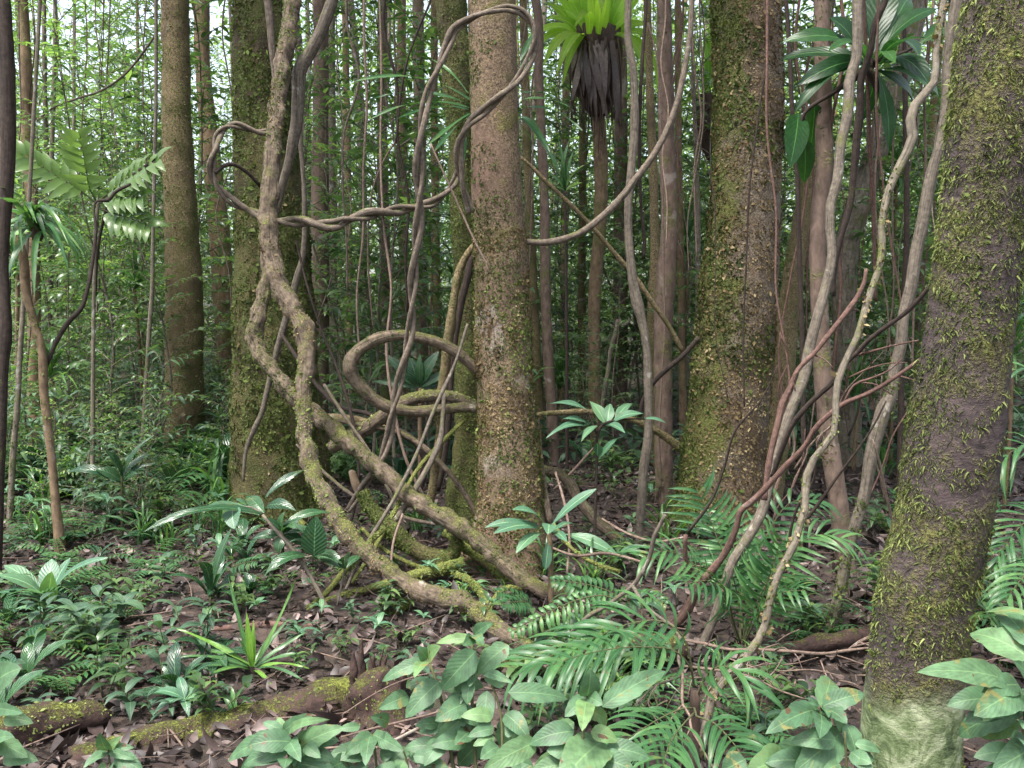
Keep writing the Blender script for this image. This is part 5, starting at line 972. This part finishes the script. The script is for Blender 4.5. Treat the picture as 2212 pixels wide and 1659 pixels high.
def woody_mesh(seed, h, nb, leaf, dens, shape='ovate', tilt=.2, span=1.0, lo=.2, r0=.014, tpls=None):
    g = np.random.default_rng(seed); st = MB(); lf = MB()
    k = np.linspace(0, 1, 6); c = np.c_[np.cumsum(g.normal(size=(6, 2)) * h * .03, axis=0), k * h - .05]; c[0, :2] = 0
    Tube(np.c_[c, r0 * (1 - .75 * k)], 6, .12, .06, maxn=40).mesh(st)
    cc = spline(c, 60); O = []; D = []
    for b in range(nb):
        f = lo + (1 - lo) * (b + g.random()) / nb; o = cc[int(f * 59)]
        a = b * 2.4 + g.normal() * .4; L = span * (1.15 - .75 * f) * g.uniform(.6, 1.2) * h ** .5 * .42
        d = norm(np.array([math.cos(a), math.sin(a), tilt + .5 * f])); p1 = o + d * L * .55 + np.array([0, 0, .03 * L]); p2 = o + d * L + np.array([0, 0, -.12 * L])
        Tube(np.array([[*o, .005], [*p1, .0035], [*p2, .0015]]), 4, .12, .03, maxn=12).mesh(st)
        n = max(4, int(dens * L)); bb = spline(np.array([o, p1, p2]), 30)
        for q in range(n):
            v = .15 + .85 * (q + .5) / n; w = bb[int(v * 29)]; side = np.cross(d, [0, 0, 1.0]) * (1 if q % 2 else -1)
            O.append(w + g.normal(size=3) * .008); D.append(side + d * g.uniform(.3, .9) + np.array([0, 0, g.uniform(-.45, .2)]))
        O.append(p2); D.append(d)
    O = np.array(O); D = np.array(D)
    scatter_leaves(lf, tpls or (LEAF_M if shape == 'ovate' else LEAF_L), O, D, g.uniform(leaf[0], leaf[1], len(O)), g, 0, None, .3)
    return mesh_only(st, 'stem', BM['grey']), lf

HERB = {k: [mesh_only(herb_mesh(k, 50 + i * 7 + j), 'herb', [mt, BM['stem']]) for i in range(3)] for j, (k, mt) in enumerate([('pairs', LM['herb']), ('whorl', LM['rosette']), ('clump', LM['under']), ('broad', LM['gloss']), ('grass', LM['strap']), ('fern', LM['palm'])])}
WOOD = {}
def wood(key, mat, desc, cat, *specs):
    L = []
    for sp in specs:
        st, lf = woody_mesh(**sp); L.append((st, mesh_only(lf, 'foliage', mat)))
    WOOD[key] = (L, desc, cat)
wood('fine', LM['under'], 'small leaved sapling', 'sapling', *[dict(seed=s, h=h, nb=44, leaf=(.06, .105), dens=34, span=1.05) for s, h in ((1, 4.6), (2, 5.4), (3, 3.8))])
wood('light', LM['bright'], 'light green feathery sapling', 'sapling', *[dict(seed=s, h=h, nb=50, leaf=(.055, .10), dens=36, span=1.2) for s, h in ((4, 5.8), (5, 4.6), (6, 6.6))])
wood('long', LM['under'], 'long leaved sapling', 'sapling', *[dict(seed=s, h=h, nb=34, leaf=(.11, .19), dens=22, shape='lance', span=1.05) for s, h in ((7, 3.6), (8, 4.6))])
wood('wide', LM['under'], 'large broad leaved sapling', 'sapling', *[dict(seed=s, h=h, nb=40, leaf=(.09, .15), dens=22, span=1.1) for s, h in ((9, 4.4), (10, 3.4))])
wood('shrub', LM['under'], 'low leafy shrub', 'shrub', *[dict(seed=s, h=h, nb=22, leaf=(.05, .10), dens=26, span=1.0, lo=.1, r0=.008) for s, h in ((11, 1.2), (12, .9), (13, 1.6))])
wood('lshrub', LM['herb'], 'grey green long leaved shrub', 'shrub', *[dict(seed=s, h=h, nb=16, leaf=(.10, .18), dens=16, shape='lance', span=1.0, lo=.1, r0=.008) for s, h in ((14, 1.0), (15, 1.4), (16, .7))])
wood('bshrub', LM['bright'], 'pale green bushy shrub', 'shrub', *[dict(seed=s, h=h, nb=24, leaf=(.05, .09), dens=26, span=1.1, lo=.1, r0=.009) for s, h in ((17, 1.7), (18, 1.3))])

def pandan(seed, h):
    g = np.random.default_rng(seed); st = MB(); lf = MB()
    Tube(np.array([[0, 0, -.05, .02], [.03, 0, h * .5, .018], [0, .03, h, .018]]), 6, .1).mesh(st)
    for k in range(34):
        a = k * 2.4; el = g.uniform(-.1, 1.35); L = g.uniform(.45, .8); d = np.array([math.cos(a) * math.cos(el), math.sin(a) * math.cos(el), math.sin(el)])
        b0 = np.array([0, 0, h - .05 + .1 * g.random()]); blade(lf, b0, b0 + d * L, g.uniform(.025, .045), (0, 0, 1), .1, 'strap', 9, 2, .25, float(np.clip(.4 + .2 * g.normal(), 0, 1)), 0, .01, .35)
    return mesh_only(st, 'stem', BM['brown']), mesh_only(lf, 'foliage', LM['strap'])
WOOD['pandan'] = ([pandan(1, 1.2), pandan(2, 2.0), pandan(3, .6)], 'strap leaved rosette plant on a stem', 'shrub')
SCAT = list(HANG)
def place_wood(key, x, Y, s=1.0, at_px=True):
    L, desc, cat = WOOD[key]
    st, lf = L[rng.integers(0, len(L))]
    X = P(x, 800, Y)[0] if at_px else x
    z = float(gz(X, Y)); r = empty(cat if cat == 'shrub' else 'sapling', (X, Y, z), None, cat)
    a = rng.random() * 6.283; sc = (float(s), float(s), float(s * rng.uniform(.9, 1.15)))
    put('stem', st, r, (0, 0, 0), a, sc); put('foliage', lf, r, (0, 0, 0), a, sc)
    SCAT.append((r, desc, (X, Y, z + .3)))
HDESC = dict(pairs=('seedling', 'small pair leaved seedling'), whorl=('seedling', 'flat whorled seedling'), clump=('herb', 'leafy green herb clump'), broad=('herb', 'broad leaved ground rosette'), grass=('grass_tuft', 'arching grass tuft'), fern=('fern', 'small ground fern'))
def place_herb(kind, X, Y, s=1.0):
    me = HERB[kind][rng.integers(0, 3)]; z = float(gz(X, Y))
    nm, desc = HDESC[kind]
    o = bpy.data.objects.new(nm, me); COL.objects.link(o); o.location = (float(X), float(Y), z - .005)
    o.rotation_euler = (float(rng.normal() * .12), float(rng.normal() * .12), float(rng.random() * 6.28)); o.scale = (float(s),) * 3
    tag(o, None, nm.split('_')[0] if nm != 'grass_tuft' else 'grass tuft'); SCAT.append((o, desc, (X, Y, z + .1)))

# hand set: the leafy saplings between the trunks
for key, x, Y, s in [('wide', 850, 8.0, 1.2), ('long', 930, 8.8, 1.1), ('wide', 765, 9.0, 1.25), ('wide', 1215, 11.5, 1.1), ('long', 1350, 11.4, 1.1), ('wide', 1395, 11.8, 1.3), ('long', 1960, 8.8, 1.2), ('wide', 2010, 9.5, 1.3), ('long', 300, 12, 1.4), ('wide', 480, 11, 1.3), ('wide', 1690, 9.9, 1.2), ('wide', 1530, 10.8, 1.3), ('wide', 800, 8.3, 1.05), ('fine', 735, 8.9, 1.1), ('wide', 880, 9.4, 1.1), ('fine', 690, 8.6, .9), ('fine', 560 + 210, 10.2, 1.1), ('wide', 1265, 9.2, .45), ('fine', 1335, 8.8, .5), ('long', 1240, 10.8, .7),
                     ('light', 190, 9.8, 1.0), ('fine', 270, 9.0, .9), ('light', 120, 10.6, 1.0), ('fine', 60, 8.6, .8), ('long', 140, 8.3, .75), ('wide', 250, 10.6, .9),
                     ('wide', 1720, 9.0, 1.0), ('fine', 1480, 9.5, .9), ('light', 1545, 12, 1.1), ('fine', 1950, 8.2, .9), ('light', 2000, 11, 1.0), ('wide', 1830, 9.8, .9), ('fine', 1700, 11, 1.1), ('long', 2080, 7.6, .7), ('fine', 1400, 11.2, 1.0), ('light', 1440, 13, 1.1), ('light', 1220, 12.5, 1.0)]:
    place_wood(key, x, Y, s)
for x, Y, s in [(1480, 10.5, 1), (1210, 11, 1.1), (830, 10.5, .9), (930, 11.5, 1), (1640, 9.5, 1.2), (1850, 8.5, 1), (1930, 9.2, 1.2), (470, 11.5, 1), (300, 10.5, 1), (110, 8.4, .8), (40, 9.5, 1), (760, 12.5, 1.2), (1400, 12, 1.2), (1310, 13.5, 1), (2120, 9, 1), (2180, 7, .9), (560, 13, 1), (1000, 12.5, 1)]:
    place_wood('pandan', x, Y, s)
# the leafy bank on the left and the shrub layer further back
for k in range(104):
    Y = rng.uniform(6.2, 11.0); x = rng.uniform(-60, 510)
    if Y < 7.6 and x > 420: continue
    if 325 < x < 470 and Y < 9.6: continue
    place_wood(['lshrub', 'shrub', 'lshrub', 'bshrub'][rng.integers(0, 4)], x, Y, rng.uniform(.55, .95) * (.75 if Y < 7.5 else 1))
for k in range(120):
    Y = 9.5 + 22 * rng.random() ** 1.3; x = rng.uniform(-150, 2360)
    if 470 < x < 1600 and Y < 10.8: continue
    place_wood(['lshrub', 'shrub', 'bshrub', 'shrub'][rng.integers(0, 4)], x, Y, rng.uniform(.7, 1.3))
for k in range(262):
    Y = 10.5 + 20 * rng.random() ** 1.1; x = rng.uniform(-150, 2360)
    place_wood(['fine', 'light', 'long', 'wide', 'fine', 'wide', 'light'][rng.integers(0, 7)], x, Y, rng.uniform(.65, 1.5) * (1 + max(0, Y - 16) / 18))
# ground plants
def clear(X, Y):
    return True
n = 0
def herbs(N, x0, x1, y0, y1, kinds, s0, s1):
    for _ in range(N):
        x = rng.uniform(x0, x1); y = rng.uniform(y0, y1)          # even over the picture's foreground soil
        Y = (CAMZ) / max(.02, ((y - 680) / F)); X = P(x, y, Y)[0]
        place_herb(kinds[rng.integers(0, len(kinds))], X, Y, rng.uniform(s0, s1))
herbs(38, -20, 480, 1300, 1600, ['pairs', 'clump', 'broad', 'whorl', 'pairs', 'pairs', 'fern'], .45, 1.25)
herbs(28, -20, 620, 1180, 1340, ['pairs', 'clump', 'whorl', 'broad', 'fern'], .7, 1.1)
herbs(14, 620, 1100, 1300, 1560, ['pairs', 'whorl', 'clump', 'pairs'], .4, .7)
herbs(40, 0, 520, 1020, 1190, ['clump', 'broad', 'grass', 'whorl', 'fern', 'grass'], .8, 1.3)
herbs(28, 640, 1480, 1040, 1260, ['pairs', 'clump', 'broad', 'whorl', 'grass', 'clump'], .7, 1.2)
herbs(34, 1250, 1950, 1080, 1420, ['pairs', 'clump', 'fern', 'whorl', 'grass', 'broad'], .7, 1.1)
herbs(26, 1900, 2300, 1050, 1500, ['clump', 'grass', 'fern', 'broad'], .8, 1.3)
herbs(60, 0, 520, 930, 1060, ['grass', 'grass', 'broad', 'clump', 'fern'], 1.0, 1.7)
herbs(42, -20, 500, 950, 1090, ['broad', 'grass', 'fern', 'broad', 'grass', 'whorl'], 1.4, 2.3)
herbs(50, 620, 2200, 930, 1060, ['broad', 'clump', 'grass', 'fern', 'clump'], 1.0, 1.6)
herbs(18, 560, 1000, 1240, 1500, ['pairs', 'whorl', 'clump'], .45, .75)
herbs(30, 1100, 1700, 1400, 1640, ['pairs', 'grass', 'clump', 'fern'], .6, 1.0)

herbs(16, -420, -20, 960, 1450, ['clump', 'broad', 'grass', 'fern'], .8, 1.5)
herbs(24, 2240, 2760, 960, 1500, ['clump', 'broad', 'grass', 'fern'], .8, 1.5)
herbs(26, 480, 1250, 1060, 1330, ['pairs', 'whorl', 'clump', 'grass'], .35, .7)

# ------------------------------------------------------------------ what nobody could count
def litter(N, y0, y1, smin, smax, seed):
    g = np.random.default_rng(seed); Y = y0 + (y1 - y0) * g.random(N) ** .85; X = g.uniform(-.72, .72, N) * (Y + 1.2)
    p = np.stack([X, Y, gz(X, Y) + np.exp(-np.clip(np.hypot(X, Y - 5) - 8, 0, 99) / 8) * 0.012 * nz(np.stack([X, Y, 0 * X], -1), 6, 4) + g.uniform(.002, .03, N)], -1)
    a = g.random(N) * 6.283; d = np.stack([np.cos(a), np.sin(a), g.normal(0, .28, N)], -1)
    up = np.array([0, 0, 1.0]) + .5 * g.normal(size=(N, 3))
    mb = MB(); M = frames(d, up); S = g.uniform(smin, smax, N); T = np.clip(g.beta(1.6, 2.6, N), 0, 1)
    tp = [leaf_tpl(4, 2, 'ovate', .42, b, f, .6) for b, f in ((.5, .3), (-.6, .2), (1.2, .5), (-1.1, -.3))]
    ix = g.integers(0, 4, N)
    for k in range(4):
        s = ix == k; inst(mb, tp[k], M[s], p[s], S[s], T[s])
    return mb
o = litter(26000, 1.9, 8.5, .022, .095, 3).build('leaf_litter', LM['litter']); tag(o, 'brown and pinkish fallen leaves covering the forest floor', None, None, 'stuff')
o = litter(900, 1.9, 9.5, .09, .17, 5).build('leaf_litter', LM['litter']); tag(o, 'larger curled brown leaves lying on top of the litter', None, None, 'stuff')
o = litter(7000, 7.5, 18, .07, .16, 4).build('leaf_litter', LM['litter']); tag(o, 'thinner brown leaf litter deeper in the forest', None, None, 'stuff')
# fine twigs in the litter
g = np.random.default_rng(9); mb = MB()
for k in range(420):
    Y = 2.6 + 6.5 * g.random() ** .9; X = g.uniform(-.6, .6) * (Y + .5); L = g.uniform(.1, .5); a = g.random() * 6.283
    z = float(gz(X, Y)) + .02; d = np.array([math.cos(a), math.sin(a), 0]) * L / 2; q = np.array([X, Y, z])
    m_ = q + np.array([*(g.normal(size=2) * .03 * L * 3), .01 + .02 * g.random()]); r = g.uniform(.0015, .005)
    Tube(np.array([[*(q - d), r], [*m_, r], [*(q + d + np.array([0, 0, g.uniform(0, .06)])), r * .5]]), 4, .08, .1, maxn=10).mesh(mb)
tag(mb.build('twig_litter', BM['twig']), 'fine dry twigs strewn over the fallen leaves', None, None, 'stuff')
# low green cover in the far undergrowth
g = np.random.default_rng(12); N = 30000; Y = 8.5 + 24 * g.random(N) ** 1.2; X = g.uniform(-.75, .75, N) * (Y + 1)
pt = np.stack([X, Y, 0 * X], -1); keep = (nz(pt, 1.1, 9) + .35 * (X < -.18 * Y) > .15); X, Y = X[keep], Y[keep]; N = len(X)
O = np.stack([X, Y, gz(X, Y) + .03 + .4 * g.random(N) ** 1.6], -1); a = g.random(N) * 6.283
mb = MB(); scatter_leaves(mb, LEAF_L, O, np.stack([np.cos(a), np.sin(a), g.uniform(-.3, .6, N)], -1), g.uniform(.1, .24, N), g)
tag(mb.build('ground_cover', LM['herb']), 'mixed low green ground cover deeper in the forest', None, None, 'stuff')

# ------------------------------------------------------------------ trees further back
TRUNKS = []
for s in range(6):
    g = np.random.default_rng(200 + s); k = np.linspace(0, 1, 7)
    c = np.c_[np.cumsum(g.normal(size=(7, 2)) * .16, axis=0), k * 10 - .15]; c[0, :2] = 0
    mb = MB(); Tube(np.c_[c, .1 * (1.12 - .4 * k)], 12, .12, .08, maxn=90, seed=s).mesh(mb)
    TRUNKS.append((mb, c[-1, :2]))
TM = [[mesh_only(mb, 'trunk', BM[m]) for mb, _ in TRUNKS] for m in ('brown', 'pale', 'olive', 'grey')]
def back_tree(X, Y, rad, h, crown=True):
    i = rng.integers(0, 6); m = rng.integers(0, 4); z = float(gz(X, Y))
    r = empty('slender_tree', (X, Y, z), None, 'tree', GR); a = rng.random() * 6.283; sc = (rad / .1, rad / .1, h / 10)
    put('trunk', TM[m][i], r, (0, 0, 0), a, tuple(float(q) for q in sc))
    tp = TRUNKS[i][1] * rad / .1; ca, sa = math.cos(a), math.sin(a)
    if crown: put('crown', CROWNS[rng.integers(0, 4)], r, (tp[0] * ca - tp[1] * sa, tp[0] * sa + tp[1] * ca, h - .3), rng.random() * 6, float(rng.uniform(.5, .9)))
    SCAT.append((r, ['mossy brown', 'pale', 'olive green', 'grey'][m] + (' slim trunk' if rad < .07 else ' stout trunk'), (X, Y, z + 1)))
for k in range(48):
    Y = 13.5 + 26 * rng.random(); x = rng.uniform(-150, 2360); back_tree(P(x, 800, Y)[0], Y, rng.uniform(.03, .09), rng.uniform(7.5, 12.5) + max(0, Y - 22) * .2, k % 5 < 1)
# crowns of the trees standing beside and behind the viewer, which shade this spot
for X, Y, rad, h in [][:0] and [(-4.5, 2.2, .12, 9), (4.6, 3.6, .12, 10), (-6, 6, .14, 11), (6.2, 7.2, .12, 10), (-2.2, -2.6, .14, 9.5), (2.8, -3.2, .12, 10), (0.6, -6, .14, 11), (7.5, 1.0, .12, 10), (-7.5, -1, .12, 10)]:
    back_tree(X, Y, rad, h)

# far wall of leaves
g = np.random.default_rng(31); mb = MB(); NC = 3600
ang = g.uniform(-.72, .72, NC); dist = 22 + 32 * g.random(NC) ** .8; hh = (3 + .27 * dist) * g.random(NC) ** .9
keep = ~((ang < -.2) & (hh > .14 * dist) & (g.random(NC) < .72)) & ~((hh > .2 * dist) & (g.random(NC) < .3)); ang, dist, hh = ang[keep], dist[keep], hh[keep]; NC = len(ang)
C = np.stack([np.sin(ang) * dist, np.cos(ang) * dist, gz(np.sin(ang) * dist, np.cos(ang) * dist) + hh], -1)
per = 56; O = (C[:, None] + g.normal(size=(NC, per, 3)) * np.array([1.5, 1.5, 1.0])).reshape(-1, 3)
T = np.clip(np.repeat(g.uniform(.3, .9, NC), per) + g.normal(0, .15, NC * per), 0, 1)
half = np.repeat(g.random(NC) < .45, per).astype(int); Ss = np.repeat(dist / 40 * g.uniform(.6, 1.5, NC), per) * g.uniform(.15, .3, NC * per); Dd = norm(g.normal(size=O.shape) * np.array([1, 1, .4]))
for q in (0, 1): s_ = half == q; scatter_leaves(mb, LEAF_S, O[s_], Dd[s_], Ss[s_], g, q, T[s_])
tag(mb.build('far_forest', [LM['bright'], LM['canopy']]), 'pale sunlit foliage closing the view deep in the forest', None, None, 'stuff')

g = np.random.default_rng(37); mb = MB(); NC = 620  # unseen foliage ring beside and behind the viewer, added to block low skylight
ang = g.uniform(.95, 5.33, NC); dist = g.uniform(9, 16, NC); hh = 7.5 * g.random(NC)
C = np.stack([np.sin(ang) * dist, np.cos(ang) * dist, hh], -1); per = 60
O = (C[:, None] + g.normal(size=(NC, per, 3)) * np.array([.9, .9, .6])).reshape(-1, 3); T = np.clip(np.repeat(g.uniform(.3, .9, NC), per) + g.normal(0, .15, NC * per), 0, 1)
scatter_leaves(mb, LEAF_S, O, norm(g.normal(size=O.shape) * np.array([1, 1, .4])), g.uniform(.12, .26, NC * per), g, 0, T)
tag(mb.build('light_blocking_foliage', LM['canopy']), 'dense forest foliage standing all round the clearing', None, None, 'stuff')

# the moist air
mb = MB(); q = np.array([[x, y, z] for z in (-3.0, 32.0) for y in (-75.0, 600.0) for x in (-480.0, 480.0)])
mb.add(q, [[0, 2, 3, 1], [4, 5, 7, 6], [0, 1, 5, 4], [2, 6, 7, 3], [0, 4, 6, 2], [1, 3, 7, 5]])
hm = bpy.data.materials.new('moist_air'); hm.use_nodes = True; hm.node_tree.nodes.clear()
pv = hm.node_tree.nodes.new('ShaderNodeVolumePrincipled'); pv.inputs['Color'].default_value = (.93, .97, 1, 1); pv.inputs['Density'].default_value = HAZE; pv.inputs['Anisotropy'].default_value = .2
ho = hm.node_tree.nodes.new('ShaderNodeOutputMaterial'); hm.node_tree.links.new(pv.outputs[0], ho.inputs['Volume'])
if HAZE > 0: tag(mb.build('haze', hm, smooth=False), 'thin pale haze hanging among the far trees', None, None, 'stuff')

# ------------------------------------------------------------------ telling the scattered plants apart
ORD = ['nearest', 'second', 'third', 'fourth', 'fifth', 'sixth', 'seventh', 'eighth', 'ninth', 'tenth', 'eleventh', 'twelfth']
buckets = {}
for o, desc, pos in SCAT:
    x, y, z = proj(pos)
    zone = [q for q in LANDMARKS if (pos[1] < 7.2) == (q[2] < 7.2)] or LANDMARKS
    lm = min(zone, key=lambda q: abs(q[1] - x) + 40 * abs(q[2] - pos[1]) ** .5)
    rel = 'left of' if x < lm[1] else 'right of'
    if pos[1] > lm[2] + 3: rel = 'far behind, ' + rel
    elif pos[1] > lm[2] + .6: rel = 'behind and ' + rel
    elif pos[1] < lm[2] - .6: rel = 'in front and ' + rel
    buckets.setdefault((desc, rel, lm[0]), []).append((math.hypot(x - lm[1], 60 * (pos[1] - lm[2])), o))
for (desc, rel, lm), L in buckets.items():
    L.sort(key=lambda q: q[0])
    for i, (_, o) in enumerate(L):
        w = ORD[i] if i < 12 else f'{i + 1}th'
        t_ = f'{desc}, {w} {rel} {lm}' if len(L) > 1 else f'{desc} {rel} {lm}'
        while len(t_.split()) > 16: t_ = t_.replace('behind and ', 'behind ', 1) if 'behind and ' in t_ else t_.replace(' on a stem', '').replace('small ', '').replace('little ', '').replace('strap leaved ', 'strappy ').replace(' that ', ' ').replace('young ', '') if any(q in t_ for q in (' on a stem', 'small ', 'strap leaved ', 'young ')) else ' '.join(t_.split()[:16])
        o['label'] = t_
        if 'group' not in o: o['group'] = desc + 's of the undergrowth'

# ------------------------------------------------------------------ light and camera
w = bpy.data.worlds.new('World'); scene.world = w; w.use_nodes = True
nt = w.node_tree; nt.nodes.clear()
sky = nt.nodes.new('ShaderNodeTexSky'); sky.sky_type = 'NISHITA'; sky.sun_disc = False
EL, AZ = R(66), R(-140)
sky.sun_elevation = EL; sky.sun_rotation = AZ; sky.dust_density = 4.0; sky.air_density = 1.0; sky.ozone_density = 1.0
bg = nt.nodes.new('ShaderNodeBackground'); bg.inputs[1].default_value = 0.14
ou = nt.nodes.new('ShaderNodeOutputWorld'); hs = nt.nodes.new('ShaderNodeHueSaturation'); hs.inputs['Saturation'].default_value = .55; nt.links.new(sky.outputs[0], hs.inputs['Color']); nt.links.new(hs.outputs[0], bg.inputs[0]); nt.links.new(bg.outputs[0], ou.inputs[0])
sd = bpy.data.lights.new('sun', 'SUN'); sd.energy = 2.0; sd.angle = R(12); sd.color = (1, .96, .88)
so = bpy.data.objects.new('sun', sd); COL.objects.link(so)
dv = Vector((math.sin(AZ) * math.cos(EL), math.cos(AZ) * math.cos(EL), math.sin(EL)))
so.rotation_euler = (-dv).to_track_quat('-Z', 'Y').to_euler(); so.location = (0, 0, 30)
cd = bpy.data.cameras.new('camera'); co = bpy.data.objects.new('camera', cd); COL.objects.link(co)
co.location = (0, 0, CAMZ); co.rotation_euler = (R(90) - PITCH, 0, 0)
cd.sensor_fit = 'HORIZONTAL'; cd.angle = 2 * math.atan(1106 / F); cd.clip_start = .05; cd.clip_end = 2000
scene.camera = co
vs = scene.view_settings; vs.view_transform = 'Standard'; vs.look = 'None'; vs.gamma = 1; vs.use_curve_mapping = False
vs.exposure = 1.9
scene.cycles.max_bounces = 6; scene.cycles.transmission_bounces = 4; scene.cycles.diffuse_bounces = 3
for o in scene.objects:
    if '_o' in o: del o['_o']
